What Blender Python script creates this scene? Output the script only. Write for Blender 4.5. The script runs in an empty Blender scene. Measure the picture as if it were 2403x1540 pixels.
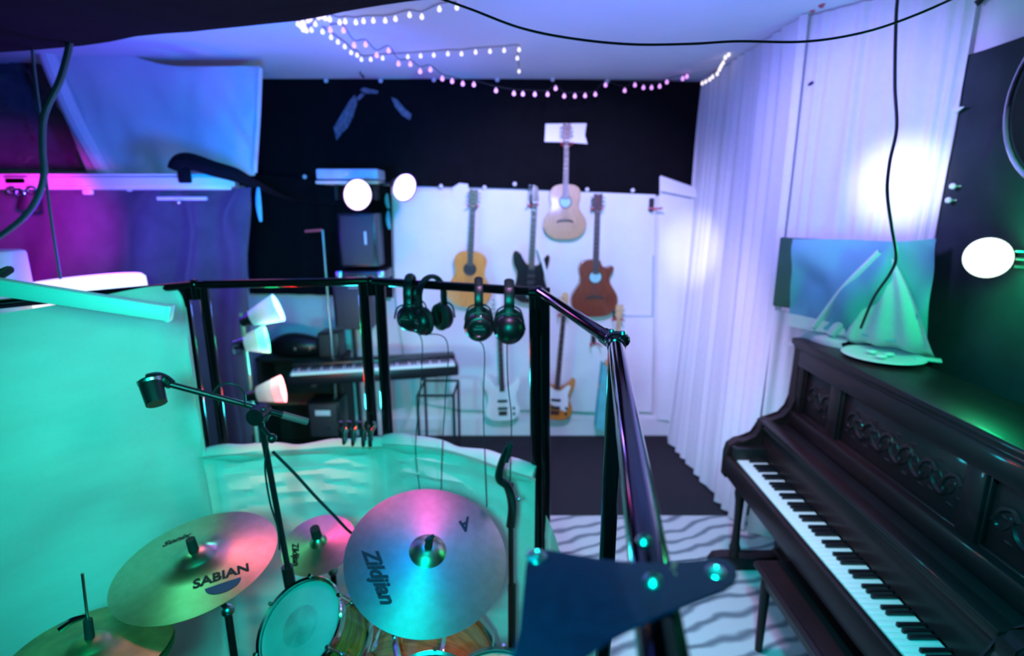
import bpy, bmesh, math, random
from mathutils import Vector, Matrix, noise
random.seed(7)
S = bpy.context.scene
C = S.collection
PI = math.pi
V = Vector

# ------------------------------------------------------------ camera
H, F, W0, H0 = 2.1, 1256.0, 2403, 1540
TH = math.radians(13)
cam = bpy.data.cameras.new('camera'); camo = bpy.data.objects.new('camera', cam); C.objects.link(camo)
camo.location = (0, 0, H); camo.rotation_euler = (PI/2 - TH, 0, 0)
cam.sensor_fit = 'HORIZONTAL'; cam.sensor_width = 36; cam.lens = 36*F/W0
cam.clip_start = .02
cam.dof.use_dof = True; cam.dof.focus_distance = 1.05; cam.dof.aperture_fstop = 2.2
S.camera = camo
S.view_settings.view_transform = 'Standard'; S.view_settings.look = 'None'
S.view_settings.gamma = 1; S.view_settings.use_curve_mapping = False
S.view_settings.exposure = 0.0

# ------------------------------------------------------------ world
w = bpy.data.worlds.new('world'); S.world = w; w.use_nodes = True
w.node_tree.nodes['Background'].inputs[0].default_value = (.12, .10, .45, 1)
w.node_tree.nodes['Background'].inputs[1].default_value = .006

# ------------------------------------------------------------ added coloured lights without fixtures, some within view
def light(name, typ, loc, col, power, aim=None, size=.1, angle=60, blend=.5, shadow=True):
    L = bpy.data.lights.new(name, typ); L.color = col; L.energy = power
    if typ == 'AREA': L.shape = 'DISK'; L.size = size
    else: L.shadow_soft_size = size
    if typ == 'SPOT': L.spot_size = math.radians(angle); L.spot_blend = blend
    o = bpy.data.objects.new(name, L); C.objects.link(o); o.location = loc
    if aim is not None:
        o.rotation_euler = (V(aim) - V(loc)).to_track_quat('-Z', 'Y').to_euler()
    return o
# added teal lights at the drummer's side, no lamp modelled
light('teal_booth_fill', 'SPOT', (-.15, -.25, 2.2), (0, 0.95, 0.82), 185, (-.45, 2.2, 1.0), .10, 80, .6)
light('teal_side_light', 'SPOT', (-.6, .3, 2.25), (0, 1, 0.45), 32, (-1.8, 1.8, 1.1), .10, 90, .8)
light('teal_key_light', 'SPOT', (.35, .4, 2.5), (0, 0.88, 1), 200, (1.32, 1.65, .7), .06, 58, .8)
# added lights over the kit, aimed to tint cymbal highlights
light('teal_overhead_fill', 'AREA', (-.2, .75, 2.5), (0.000,0.672,1.000), 1.83, (-.3, 1.2, 0), .5)
light('ride_magenta_spot', 'SPOT', (-.12, 2.35, 2.62), (1, 0.05, 0.7), 8, (-.27, 1.52, 1.0), .22, 24, .6)
light('ride_blue_spot', 'SPOT', (-.08, 1.70, 2.62), (0, 0.22, 1), 100, (-.27, 1.50, 1.0), .22, 24, .6)
light('ride_teal_spot', 'SPOT', (-.05, 1.05, 2.56), (0, 0.85, 1), 8, (-.27, 1.46, 1.0), .20, 24, .6)
light('crash_orange_spot', 'SPOT', (-1.50, 2.70, 2.64), (1, 0.16, 0.12), 15, (-.90, 1.45, 1.05), .22, 20, .6)
light('crash_green_spot', 'SPOT', (-1.80, 2.0, 2.6), (0.083,1.000,0.500), 16.8, (-1.0, 1.40, 1.05), .22, 22, .6)
light('splash_pink_spot', 'SPOT', (-.80, 2.6, 2.64), (1.000,0.056,0.444), 25.2, (-.70, 1.73, .89), .22, 16, .6)
# lavender washes
light('lavender_wash', 'SPOT', (.25, 1.6, 2.75), (0.52, 0.44, 1), 830, (.35, 4.6, 1.25), .12, 68, .7)
light('curtain_wash', 'SPOT', (.3, 2.6, 1.6), (0.62, 0.42, 1), 85, (1.5, 3.75, 1.0), .12, 70, .8)
light('window_curtain_wash', 'SPOT', (.5, 1.9, 2.5), (0.36, 0.3, 1), 200, (2.0, 3.1, 2.3), .12, 60, .8)
light('curtain_spot', 'SPOT', (.9, 1.9, 2.35), (.85,.85,1), 110, (1.89, 2.70, 2.20), .05, 24, 1)  # added spots for the bright patches on both curtains
light('curtain_spot', 'SPOT', (.7, 3.2, 1.9), (0.917,0.917,1.000), 60, (1.5, 4.35, 1.75), .05, 30, 1)
light('floor_wash', 'SPOT', (.7, 2.2, 2.9), (0.8, 0.46, 1), 150, (.8, 2.7, 0), .12, 70, .8)
# ceiling washes
light('blue_ceiling_light', 'SPOT', (-1.2, 2.6, 2.15), (0, 0.13, 1), 115, (-1.75, 4.1, 2.75), .08, 120, .7)
light('violet_ceiling_light', 'SPOT', (.5, 2.4, 2.1), (0.12, 0.15, 1), 55, (.7, 3.5, 3.08), .08, 140, .8)
light('magenta_side_light', 'SPOT', (-2.2, 2.5, 2.15), (0.8, 0, 1), 230, (-3.15, 3.6, 1.95), .05, 50, 1)
light('panel_glow', 'SPOT', (-.35, .9, 1.95), (0.22, 1, 0.9), 16, (-1.45, 2.0, 1.35), .1, 50, 1)  # added fill for the right part of the tall panel
light('pink_rim_light', 'SPOT', (-.80, 1.75, 2.6), (1, .22, .28), 75, (-.93, 2.16, 1.10), .06, 24, .9)  # added pink light on the top of the fabric hem
light('lavender_rim_light', 'SPOT', (.0, 1.7, 2.6), (.80, .42, 1), 60, (-.22, 2.08, 1.10), .06, 24, .9)  # added lavender light on the hem below the headphones
light('cloth_cyan_spot', 'SPOT', (1.1, 1.4, 2.35), (0, .75, 1), 16, (1.72, 2.65, 1.62), .05, 26, .9)  # added cyan light on the draped cloth
light('amber_kit_fill', 'SPOT', (.22, 1.75, 1.05), (1, .38, .12), 9, (-.08, 1.35, .60), .05, 70, .8)  # added amber fill so the drum shells read orange
light('teal_low_fill', 'POINT', (-.95, 3.0, .95), (0.03, 0.8, 1), 28, None, .05)  # added teal fill for the lower back wall

# ------------------------------------------------------------ pixel rays of the survey photograph -> world
def ray(px, py):
    u = (px - W0/2)/F; v = (H0/2 - py)/F
    return V((u, math.cos(TH) + v*math.sin(TH), -math.sin(TH) + v*math.cos(TH)))
O = V((0, 0, H))
def P(px, py, Y): d = ray(px, py); return O + d*(Y/d.y)
def PX(px, py, X): d = ray(px, py); return O + d*(X/d.x)
def PZ(px, py, Z): d = ray(px, py); return O + d*((Z-H)/d.z)
def PV(px, py, p0, p1):
    d = ray(px, py); n = V((-(p1[1]-p0[1]), p1[0]-p0[0], 0)); return O + d*(n.dot(V((p0[0], p0[1], H))-O)/n.dot(d))
def PS(px, py, s): return O + ray(px, py)*s

# ------------------------------------------------------------ materials
MC = {}
CLOTH = ('cloth','drape','curtain','sheet','fabric','carpet')
def mat(name, col, rough=.6, metal=0, noise_amt=0, nscale=20, emit=None, es=0, col2=None, stretch=(1,1,1), bump=0, trans=0, coat=0, sheen=0, alpha=1, spec=.5):
    if name in MC: return MC[name]
    m = bpy.data.materials.new(name); m.use_nodes = True; nt = m.node_tree; b = nt.nodes['Principled BSDF']
    b.inputs['Base Color'].default_value = (*col, 1); b.inputs['Roughness'].default_value = rough
    b.inputs['Metallic'].default_value = metal; b.inputs['Coat Weight'].default_value = coat
    b.inputs['Coat Roughness'].default_value = .08
    b.inputs['Specular IOR Level'].default_value = .12 if any(c_ in name for c_ in CLOTH) else spec
    b.inputs['Sheen Weight'].default_value = sheen
    b.inputs['Alpha'].default_value = alpha
    if emit: b.inputs['Emission Color'].default_value = (*emit, 1); b.inputs['Emission Strength'].default_value = es
    if col2 or noise_amt or bump:
        tc = nt.nodes.new('ShaderNodeTexCoord'); mp = nt.nodes.new('ShaderNodeMapping'); nz = nt.nodes.new('ShaderNodeTexNoise')
        mp.inputs['Scale'].default_value = stretch; nz.inputs['Scale'].default_value = nscale; nz.inputs['Detail'].default_value = 5
        nt.links.new(tc.outputs['Object'], mp.inputs[0]); nt.links.new(mp.outputs[0], nz.inputs['Vector'])
        if col2 or noise_amt:
            r = nt.nodes.new('ShaderNodeValToRGB'); r.color_ramp.elements[0].position = .35; r.color_ramp.elements[1].position = .65
            r.color_ramp.elements[0].color = (*col, 1)
            r.color_ramp.elements[1].color = (*(col2 or tuple(c*(1-noise_amt) for c in col)), 1)
            nt.links.new(nz.outputs['Fac'], r.inputs[0]); nt.links.new(r.outputs[0], b.inputs['Base Color'])
        if bump:
            bp = nt.nodes.new('ShaderNodeBump'); bp.inputs['Strength'].default_value = bump; bp.inputs['Distance'].default_value = .01
            nt.links.new(nz.outputs['Fac'], bp.inputs['Height']); nt.links.new(bp.outputs[0], b.inputs['Normal'])
    if trans:
        t = nt.nodes.new('ShaderNodeBsdfTranslucent'); mx = nt.nodes.new('ShaderNodeMixShader'); out = nt.nodes['Material Output']
        t.inputs[0].default_value = (*col, 1); mx.inputs[0].default_value = trans
        nt.links.new(b.outputs[0], mx.inputs[1]); nt.links.new(t.outputs[0], mx.inputs[2]); nt.links.new(mx.outputs[0], out.inputs[0])
    MC[name] = m; return m
M = dict(
 white_wall=mat('white_paint', (.75,.74,.76), .8, noise_amt=.06, nscale=3),
 ceiling=mat('ceiling_paint', (.72,.72,.76), .75, noise_amt=.05, nscale=2),
 carpet=mat('charcoal_carpet', (.040,.036,.042), .95, noise_amt=.4, nscale=220, bump=.4),
 black_cloth=mat('black_cloth', (.004,.004,.006), .9, noise_amt=.3, nscale=9, bump=.2),
 drape=mat('dark_drape', (.085,.065,.10), .85, noise_amt=.25, nscale=6, bump=.2, sheen=.3),
 green_board=mat('dark_wall_cloth', (.030,.040,.050), .75, noise_amt=.3, nscale=4),
 sheer=mat('white_curtain', (.80,.79,.82), .8, noise_amt=.04, nscale=30, trans=.25),
 sheet=mat('white_sheet', (.78,.78,.80), .8, noise_amt=.05, nscale=5, trans=.10, bump=.15),
 booth=mat('booth_fabric', (.72,.80,.77), .75, noise_amt=.06, nscale=4, trans=.15, bump=.25, stretch=(1,1,4)),  # white fabric with a little of the teal lighting mixed into its colour
 black_gloss=mat('black_chrome', (.03,.03,.04), .10, 1, coat=.5),
 black_metal=mat('black_enamel', (.003,.003,.005), .14, 0, coat=0, spec=.35),
 black_plastic=mat('black_plastic', (.007,.007,.010), .35, noise_amt=.2, nscale=60),
 black_matte=mat('black_matte', (.012,.012,.014), .7, noise_amt=.3, nscale=30),
 grille=mat('speaker_grille', (.045,.040,.050), .6, noise_amt=.4, nscale=300),
 chrome=mat('chrome', (.75,.75,.78), .12, 1),
 steel=mat('brushed_steel', (.45,.45,.47), .3, 1),
 brass=mat('cymbal_bronze', (.62,.50,.36), .30, 1, col2=(.55,.44,.30), nscale=40, stretch=(1,1,1)),
 brass2=mat('aged_cymbal_bronze', (.42,.36,.16), .40, .9, col2=(.25,.22,.10), nscale=14),
 ink=mat('black_ink', (.006,.006,.01), .6),
 ink2=mat('blue_black_ink', (.02,.03,.10), .5),
 head=mat('drum_head', (.36,.40,.40), .4, col2=(.25,.29,.29), nscale=6, coat=.3),
 amber=mat('amber_shell', (.60,.18,.03), .25, col2=(.28,.07,.01), nscale=12, stretch=(1,1,8), coat=.8),
 piano=mat('dark_walnut', (.026,.009,.010), .42, spec=.22, col2=(.014,.006,.007), nscale=18, stretch=(1,.15,1), coat=.10),
 piano_in=mat('piano_black', (.012,.009,.010), .4, noise_amt=.2, nscale=8),
 ivory=mat('ivory_key', (.78,.78,.72), .3, coat=.4),
 ebony=mat('ebony_key', (.006,.006,.008), .35),
 spruce=mat('spruce_top', (.48,.28,.13), .35, col2=(.36,.20,.09), nscale=14, stretch=(9,1,1), coat=.6),
 honey=mat('honey_top', (.68,.30,.06), .25, col2=(.55,.22,.04), nscale=8, stretch=(9,1,1), coat=.9),
 mahog=mat('mahogany_top', (.22,.045,.020), .35, col2=(.13,.025,.012), nscale=10, stretch=(9,1,1), coat=.7),
 rosew=mat('rosewood', (.055,.025,.022), .5, col2=(.03,.015,.014), nscale=40),
 maple=mat('maple', (.62,.40,.20), .4, noise_amt=.2, nscale=20),
 neckw=mat('neck_wood', (.20,.10,.06), .5, noise_amt=.3, nscale=20),
 white_gloss=mat('white_lacquer', (.80,.80,.78), .25, coat=.7),
 black_gl=mat('black_lacquer', (.012,.010,.014), .2, coat=.9),
 red_head=mat('red_headstock', (.06,.008,.012), .35, coat=.5),
 sunburst=mat('sunburst_orange', (.65,.22,.03), .3, col2=(.45,.12,.02), nscale=6, coat=.8),
 string=mat('string_metal', (.5,.5,.5), .3, 1),
 white_plastic=mat('white_plastic', (.72,.72,.75), .45),
 cable=mat('black_cable', (.012,.012,.018), .5),
 blue_cable=mat('grey_blue_cable', (.10,.12,.24), .5),
 bone=mat('board_white', (.75,.72,.60), .5, noise_amt=.08, nscale=5),
 pink=mat('red_plastic', (.55,.08,.10), .5),
 orange=mat('orange_rubber', (.75,.25,.04), .6),
 tape=mat('torn_tape', (.16,.18,.24), .8, noise_amt=.5, nscale=40),
 teal_cloth=mat('teal_cloth', (.12,.50,.52), .8, noise_amt=.2, nscale=8),
 brown=mat('brown_wood_floor', (.13,.085,.05), .6, col2=(.08,.05,.03), nscale=6, stretch=(1,8,1)),
)
def rug_mat():
    m = bpy.data.materials.new('wavy_rug'); m.use_nodes = True; nt = m.node_tree; b = nt.nodes['Principled BSDF']; b.inputs['Roughness'].default_value = .95
    tc = nt.nodes.new('ShaderNodeTexCoord'); mp = nt.nodes.new('ShaderNodeMapping'); wv = nt.nodes.new('ShaderNodeTexWave')
    mp.inputs['Rotation'].default_value = (0, 0, 1.25); wv.inputs['Scale'].default_value = 2.9; wv.inputs['Distortion'].default_value = 6; wv.inputs['Detail'].default_value = 2.5
    wv.inputs['Detail Scale'].default_value = .9
    nz = nt.nodes.new('ShaderNodeTexNoise'); nz.inputs['Scale'].default_value = 3
    mul = nt.nodes.new('ShaderNodeMath'); mul.operation = 'MULTIPLY'
    ad = nt.nodes.new('ShaderNodeMath'); ad.operation = 'ADD'; ad.inputs[1].default_value = .45
    r = nt.nodes.new('ShaderNodeValToRGB'); e = r.color_ramp.elements
    e[0].position = .0; e[0].color = (.17, .18, .21, 1); e[1].position = .42; e[1].color = (.60, .58, .58, 1)
    nt.links.new(tc.outputs['Object'], mp.inputs[0]); nt.links.new(mp.outputs[0], wv.inputs['Vector']); nt.links.new(tc.outputs['Object'], nz.inputs['Vector'])
    nt.links.new(nz.outputs[0], ad.inputs[0]); nt.links.new(wv.outputs['Fac'], mul.inputs[0]); nt.links.new(ad.outputs[0], mul.inputs[1])
    nt.links.new(mul.outputs[0], r.inputs[0]); nt.links.new(r.outputs[0], b.inputs['Base Color'])
    return m
M['rug'] = rug_mat()
def glow(name, col, s):
    m = bpy.data.materials.new(name); m.use_nodes = True; b = m.node_tree.nodes['Principled BSDF']
    b.inputs['Base Color'].default_value = (.8, .8, .8, 1); b.inputs['Emission Color'].default_value = (*col, 1); b.inputs['Emission Strength'].default_value = s
    return m

# ------------------------------------------------------------ object helpers
WM = {}
def meta(o, label=None, cat=None, group=None, kind=None):
    if label: o['label'] = label
    if cat: o['category'] = cat
    if group: o['group'] = group
    if kind: o['kind'] = kind
    return o
def thing(name, label, cat, loc=(0,0,0), mtx=None, group=None):
    o = bpy.data.objects.new(name, None); C.objects.link(o); o.empty_display_size = .05
    m = mtx if mtx is not None else Matrix.Translation(V(loc))
    o.matrix_world = m; WM[o.name] = m.copy()
    return meta(o, label, cat, group)
def obj(name, bm, material, parent=None, local=False, smooth=35, label=None):
    me = bpy.data.meshes.new(name)
    bmesh.ops.recalc_face_normals(bm, faces=bm.faces) if bm.faces else None
    bm.to_mesh(me); bm.free()
    if smooth:
        for p in me.polygons: p.use_smooth = True
        me.set_sharp_from_angle(angle=math.radians(smooth))
    for m_ in (material if isinstance(material, list) else [material]): me.materials.append(m_)
    o = bpy.data.objects.new(name, me); C.objects.link(o)
    if parent is not None:
        o.parent = parent; pm = WM[parent.name]; WM[o.name] = pm
        if not local: me.transform(pm.inverted())
    elif not local:
        xs = [v.co for v in me.vertices]
        c = V(((min(v.x for v in xs)+max(v.x for v in xs))/2, (min(v.y for v in xs)+max(v.y for v in xs))/2, min(v.z for v in xs)))
        me.transform(Matrix.Translation(-c)); o.location = c; WM[o.name] = Matrix.Translation(c)
    else: WM[o.name] = Matrix.Identity(4)
    if label: o['label'] = label
    return o
def copy_tree(o, parent=None, **kw):
    c = o.copy(); C.objects.link(c)
    if parent is not None: c.parent = parent
    for ch in list(o.children): copy_tree(ch, c)
    return c
def B(): return bmesh.new()
def box(bm, c, s, R=None, bevel=0):
    r = bmesh.ops.create_cube(bm, size=1); vs = r['verts']
    bmesh.ops.scale(bm, vec=V(s), verts=vs)
    if bevel:
        ed = list({e for v in vs for e in v.link_edges})
        rr = bmesh.ops.bevel(bm, geom=ed, offset=bevel, segments=2, affect='EDGES', profile=.5)
        vs = list({v for f in rr['faces'] for v in f.verts} | {v for v in vs if v.is_valid})
    if R is not None: bmesh.ops.transform(bm, matrix=R.to_4x4(), verts=vs)
    bmesh.ops.translate(bm, vec=V(c), verts=vs)
    return bm
def cyl(bm, a, b, r, r2=None, seg=20, caps=True):
    a, b = V(a), V(b); d = b-a; L = d.length
    m = Matrix.Translation((a+b)/2) @ d.to_track_quat('Z', 'Y').to_matrix().to_4x4()
    bmesh.ops.create_cone(bm, cap_ends=caps, segments=seg, radius1=r, radius2=r if r2 is None else r2, depth=L, matrix=m)
    return bm
def ball(bm, c, r, sc=(1,1,1), seg=16):
    bmesh.ops.create_uvsphere(bm, u_segments=seg, v_segments=max(6, seg//2), radius=r, matrix=Matrix.Translation(V(c)) @ Matrix.Diagonal((*sc, 1)))
    return bm
def catmull(pts, n=8, closed=False):
    pts = [V(p) for p in pts]; out = []; N = len(pts)
    if N < 3 and not closed: return pts
    for i in range(N if closed else N-1):
        g = (lambda k: pts[k % N]) if closed else (lambda k: pts[max(0, min(N-1, k))])
        p0, p1, p2, p3 = g(i-1), g(i), g(i+1), g(i+2)
        for k in range(n):
            t = k/n
            out.append(.5*((2*p1) + (p2-p0)*t + (2*p0-5*p1+4*p2-p3)*t*t + (3*p1-p0-3*p2+p3)*t**3))
    if not closed: out.append(pts[-1])
    return out
def tube(bm, pts, r, seg=8, n=8, closed=False, rs=None):
    ps = catmull(pts, n, closed) if n else [V(p) for p in pts]; N = len(ps); rings = []
    up = None
    for i, p in enumerate(ps):
        if closed: t = ps[(i+1) % N] - ps[i-1]
        else: t = ps[min(N-1, i+1)] - ps[max(0, i-1)]
        t.normalize()
        if up is None: up = t.orthogonal().normalized()
        else: up = (up - t*up.dot(t)); up = up.normalized() if up.length > 1e-6 else t.orthogonal().normalized()
        s = t.cross(up); rr = r if rs is None else rs(i/(N-1))
        rings.append([bm.verts.new(p + (up*math.cos(2*PI*k/seg) + s*math.sin(2*PI*k/seg))*rr) for k in range(seg)])
    for i in range(N if closed else N-1):
        a, b = rings[i], rings[(i+1) % N]
        for k in range(seg): bm.faces.new((a[k], a[(k+1) % seg], b[(k+1) % seg], b[k]))
    if not closed: bm.faces.new(rings[0]); bm.faces.new(rings[-1])
    return bm
def lathe(bm, prof, mtx=Matrix.Identity(4), seg=48):
    rings = []
    for r, z in prof:
        if r < 1e-6: rings.append([bm.verts.new(mtx @ V((0, 0, z)))])
        else: rings.append([bm.verts.new(mtx @ V((r*math.cos(2*PI*k/seg), r*math.sin(2*PI*k/seg), z))) for k in range(seg)])
    for a, b in zip(rings, rings[1:]):
        for k in range(seg):
            f = [a[k % len(a)], a[(k+1) % len(a)], b[(k+1) % len(b)], b[k % len(b)]]
            f = list(dict.fromkeys(f))
            if len(f) > 2: bm.faces.new(f)
    return bm
def prism(bm, pts, t0, t1, mtx=Matrix.Identity(4), bevel=0):
    a = [bm.verts.new(mtx @ V((x, y, t0))) for x, y in pts]; b = [bm.verts.new(mtx @ V((x, y, t1))) for x, y in pts]
    fa = bm.faces.new(a); fb = bm.faces.new(b[::-1]); n = len(pts)
    for k in range(n): bm.faces.new((a[k], a[(k+1) % n], b[(k+1) % n], b[k]))
    if bevel: bmesh.ops.bevel(bm, geom=list(fa.edges)+list(fb.edges), offset=bevel, segments=2, affect='EDGES')
    return bm
def grid(bm, rows, nu=8, nv=8, disp=None, nrm=V((0,-1,0)), thick=.0):
    R_ = [catmull(r, nu) for r in rows]
    cols = [catmull([r[j] for r in R_], nv) for j in range(len(R_[0]))]
    nj, ni = len(cols), len(cols[0])
    vs = [[None]*ni for _ in range(nj)]
    for j in range(nj):
        for i in range(ni):
            p = cols[j][i]; u, v = j/(nj-1), i/(ni-1)
            if disp: p = p + nrm*disp(u, v, p)
            vs[j][i] = bm.verts.new(p)
    for j in range(nj-1):
        for i in range(ni-1): bm.faces.new((vs[j][i], vs[j+1][i], vs[j+1][i+1], vs[j][i+1]))
    return bm
def folds(amp, freq, ph=0, grow=.5):
    def f(u, v, p):
        a = amp*(1-grow + grow*v)
        x = u*freq + 1.1*noise.noise(V((u*freq*.45, v*.5, ph))) + .25*noise.noise(V((u*freq, v*1.3, ph+2)))
        return a*math.sin(2*PI*x)*(.55+.6*noise.noise(V((u*freq*.7, v*.7, ph+5)))) + .25*a*noise.noise(V((u*freq*3, v*1.2, ph)))
    return f
def wrinkle(amp, sx, sz, ph=0):
    return lambda u, v, p: amp*noise.fractal(V((u*sx, v*sz, ph)), .8, 2, 3)
RX = lambda a: Matrix.Rotation(a, 3, 'X')
RY = lambda a: Matrix.Rotation(a, 3, 'Y')
RZ = lambda a: Matrix.Rotation(a, 3, 'Z')
def struct(name, bm, m): return meta(obj(name, bm, m, smooth=0), kind='structure')

# ------------------------------------------------------------ the room
XL, XR, YN, YF, ZC = -4.3, 2.04, -1.6, 4.66, 3.08
struct('floor', box(B(), ((XL+XR)/2, (YN+YF)/2, -.05), (XR-XL+.3, YF-YN+.3, .1)), M['carpet'])
struct('ceiling', box(B(), ((XL+XR)/2, (YN+YF)/2, ZC+.05), (XR-XL+.3, YF-YN+.3, .1)), M['ceiling'])
struct('wall_back', box(B(), ((XL+XR)/2, YF+.05, ZC/2), (XR-XL+.3, .1, ZC)), M['white_wall'])
struct('wall_right', box(B(), (XR+.05, (YN+YF)/2, ZC/2), (.1, YF-YN, ZC)), M['white_wall'])
struct('wall_left', box(B(), (XL-.05, (YN+YF)/2, ZC/2), (.1, YF-YN, ZC)), M['drape'])
struct('wall_front', box(B(), ((XL+XR)/2, YN-.05, ZC/2), (XR-XL+.3, .1, ZC)), M['black_matte'])
struct('baseboard_back', box(B(), (-.1, YF-.015, .085), (3.6, .03, .17), bevel=.006), M['white_wall'])

# rug
bm = B(); grid(bm, [[V((.06,3.3,.012)), V((1.0,3.3,.012)), V((1.95,3.3,.012))], [V((.06,.9,.012)), V((1.0,.9,.012)), V((1.95,.9,.012))]], 16, 24, lambda u, v, p: .003*noise.noise(p*3), V((0,0,1)))
g = bmesh.ops.extrude_face_region(bm, geom=bm.faces[:]); bmesh.ops.translate(bm, vec=(0,0,-.009), verts=[e for e in g['geom'] if isinstance(e, bmesh.types.BMVert)])
meta(obj('area_rug', bm, M['rug']), 'pale rug with dark wavy stripes lying beside the upright piano', 'rug')
meta(obj('drum_rug', box(B(), (-.75, 1.25, .007), (1.55, 1.7, .014), bevel=.004), M['brown']), 'brown mat under the drum kit inside the booth', 'rug')

# black cloth covering the upper half of the back wall
def q(px, py, Y=4.6): return P(px, py, Y)
bm = B(); grid(bm, [[q(560,182,4.62), q(1100,184,4.62), q(1648,192,4.62)], [q(560,300,4.61), q(1100,310,4.61), q(1643,320,4.61)], [q(560,436,4.62), q(1100,440,4.62), q(1634,462,4.62)]], 20, 8, wrinkle(.012, 4, 2, 1))
bk = meta(obj('black_wall_cloth', bm, M['black_cloth']), 'black cloth pinned across the upper back wall under the ceiling', 'cloth')
for pts in ([(790,330),(783,300),(800,270),(818,240),(832,222),(838,240),(828,275),(815,300),(802,312)], [(845,212),(852,205),(888,213),(885,220),(858,219)], [(918,228),(930,232),(950,255),(966,268),(962,282),(945,272),(928,252)], [(835,232),(848,218),(856,222),(842,236)]):
    bm = B(); vs = [bm.verts.new(P(x, y, 4.585)) for x, y in pts]; bm.faces.new(vs)
    g = bmesh.ops.extrude_face_region(bm, geom=bm.faces[:]); bmesh.ops.translate(bm, vec=(0,.004,0), verts=[e for e in g['geom'] if isinstance(e, bmesh.types.BMVert)])
    obj('torn_tape', bm, M['tape'], bk, label='pale scuffed remnant of torn tape')
# black drape from the speaker corner down to mid height
bm = B(); grid(bm, [[q(575,405,4.56), q(760,425,4.56), q(918,425,4.56)], [q(580,560,4.56), q(760,560,4.56), q(920,560,4.56)], [q(585,690,4.56), q(760,693,4.56), q(922,700,4.56)]], 16, 10, folds(.02, 7, 3))
meta(obj('black_drape', bm, M['black_cloth']), 'black drape hanging behind the stacked speakers and pink lamp', 'drape')
bm = B(); grid(bm, [[q(868,430,4.5), q(905,430,4.5)], [q(870,600,4.5), q(908,600,4.5)], [q(872,755,4.5), q(900,745,4.5)]], 6, 8, folds(.01, 2, 8))
meta(obj('narrow_black_drape', bm, M['black_cloth']), 'narrow black drape strip hanging beside the white guitar sheet', 'drape')

# white sheets on the lower back wall
bm = B(); grid(bm, [[q(922,452,4.59), q(1100,446,4.59), q(1250,449,4.59), q(1400,452,4.59), q(1538,457,4.59)], [q(930,700,4.6), q(1100,700,4.59), q(1250,700,4.6), q(1400,700,4.59), q(1535,700,4.6)], [q(965,940,4.6), q(1100,962,4.59), q(1250,963,4.6), q(1400,966,4.59), q(1530,968,4.6)]], 12, 14, wrinkle(.02, 5, 3, 2))
ws = meta(obj('white_wall_sheet', bm, M['sheet']), 'wide white sheet pinned to the back wall behind the guitars', 'sheet')
bm = B(); vs = [bm.verts.new(P(x, y, 4.57)) for x, y in [(1060,470),(1062,440),(1078,430),(1098,432),(1102,462),(1100,480)]]; bm.faces.new(vs)
obj('turned_corner', bm, M['sheet'], ws)
bm = B(); grid(bm, [[q(1548,414,4.6), q(1590,436,4.59), q(1640,448,4.6)], [q(1545,700,4.6), q(1590,700,4.57), q(1636,700,4.6)], [q(1540,985,4.6), q(1590,990,4.57), q(1640,995,4.6)]], 8, 12, folds(.012, 2, 4, .2))
ws = meta(obj('corner_sheet', bm, M['sheet']), 'narrow white sheet filling the corner between guitars and curtain', 'sheet')
bm = B(); grid(bm, [[q(1550,412,4.54), q(1636,442,4.54)], [q(1550,448,4.5), q(1636,465,4.5)]], 6, 4)
obj('folded_flap', bm, M['sheet'], ws)
# pins
pins = [(1035,437,4.585),(1137,440,4.585),(1208,432,4.59),(1378,445,4.585),(1485,447,4.585),(715,415,4.54),(765,189,4.6),(893,189,4.6),(1018,187,4.6),(1167,187,4.6),(1297,186,4.6),(1425,190,4.6)]
pp = None
for i, (x, y, Y) in enumerate(pins):
    lab = 'small round white pin along the seam of black cloth and white sheet' if y > 300 else 'small round pin along the top edge of the black cloth'
    grp = 'pins on the seam' if y > 300 else 'pins at the ceiling edge'
    if i in (0, 6):
        bm = B(); ball(bm, P(x, y, Y), .017, (1,.6,1)); cyl(bm, P(x, y, Y), P(x, y, Y)+V((0,.03,0)), .004, seg=8)
        pp = meta(obj('push_pin', bm, M['white_plastic']), lab, 'pin', grp)
        off = pp.location - P(x, y, Y)
    else:
        c = pp.copy(); C.objects.link(c); c.location = P(x, y, Y) + off; c['label'] = lab; c['group'] = grp
    if i == 5: C.objects[-1]['label'] = 'small round pin left of the pale flat box above the pink lamp'; del C.objects[-1]['group']

# curtains on the right
bm = B(); grid(bm, [[V((1.50,4.56,3.07)), V((1.53,4.1,3.07)), V((1.53,3.6,3.07)), V((1.53,3.08,3.07))],
                    [V((1.49,4.56,1.8)), V((1.52,4.1,1.8)), V((1.53,3.6,1.8)), V((1.53,3.08,1.8))],
                    [V((1.40,4.50,.03)), V((1.44,4.0,.03)), V((1.47,3.5,.03)), V((1.50,3.10,.03))]], 60, 14, folds(.030, 11, 11, .35), V((-1,.2,0)))
meta(obj('gathered_curtain', bm, M['sheer']), 'long white gathered curtain falling to the floor beside the back wall corner', 'curtain')
bm = B(); grid(bm, [[V((1.57,3.13,3.07)), V((1.79,2.84,3.07)), V((2.0,2.56,3.07))], [V((1.57,3.13,2.2)), V((1.79,2.84,2.2)), V((2.0,2.56,2.2))],
                    [V((1.57,3.13,1.45)), V((1.79,2.84,1.45)), V((1.99,2.57,1.42))]], 50, 12, folds(.014, 9, 21, .3), V((-.8,-.6,0)))
meta(obj('window_curtain', bm, M['sheer']), 'white curtain behind the piano with a bright white light patch', 'curtain')
bm = B(); grid(bm, [[V((1.53,3.07,1.50)), V((1.72,2.98,1.48)), V((1.93,2.90,1.46))], [V((1.53,3.07,.8)), V((1.72,2.98,.8)), V((1.93,2.90,.8))], [V((1.52,3.08,.03)), V((1.72,3.0,.03)), V((1.93,2.92,.03))]], 20, 10, folds(.012, 5, 31, .3), V((-.4,-.9,0)))
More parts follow.
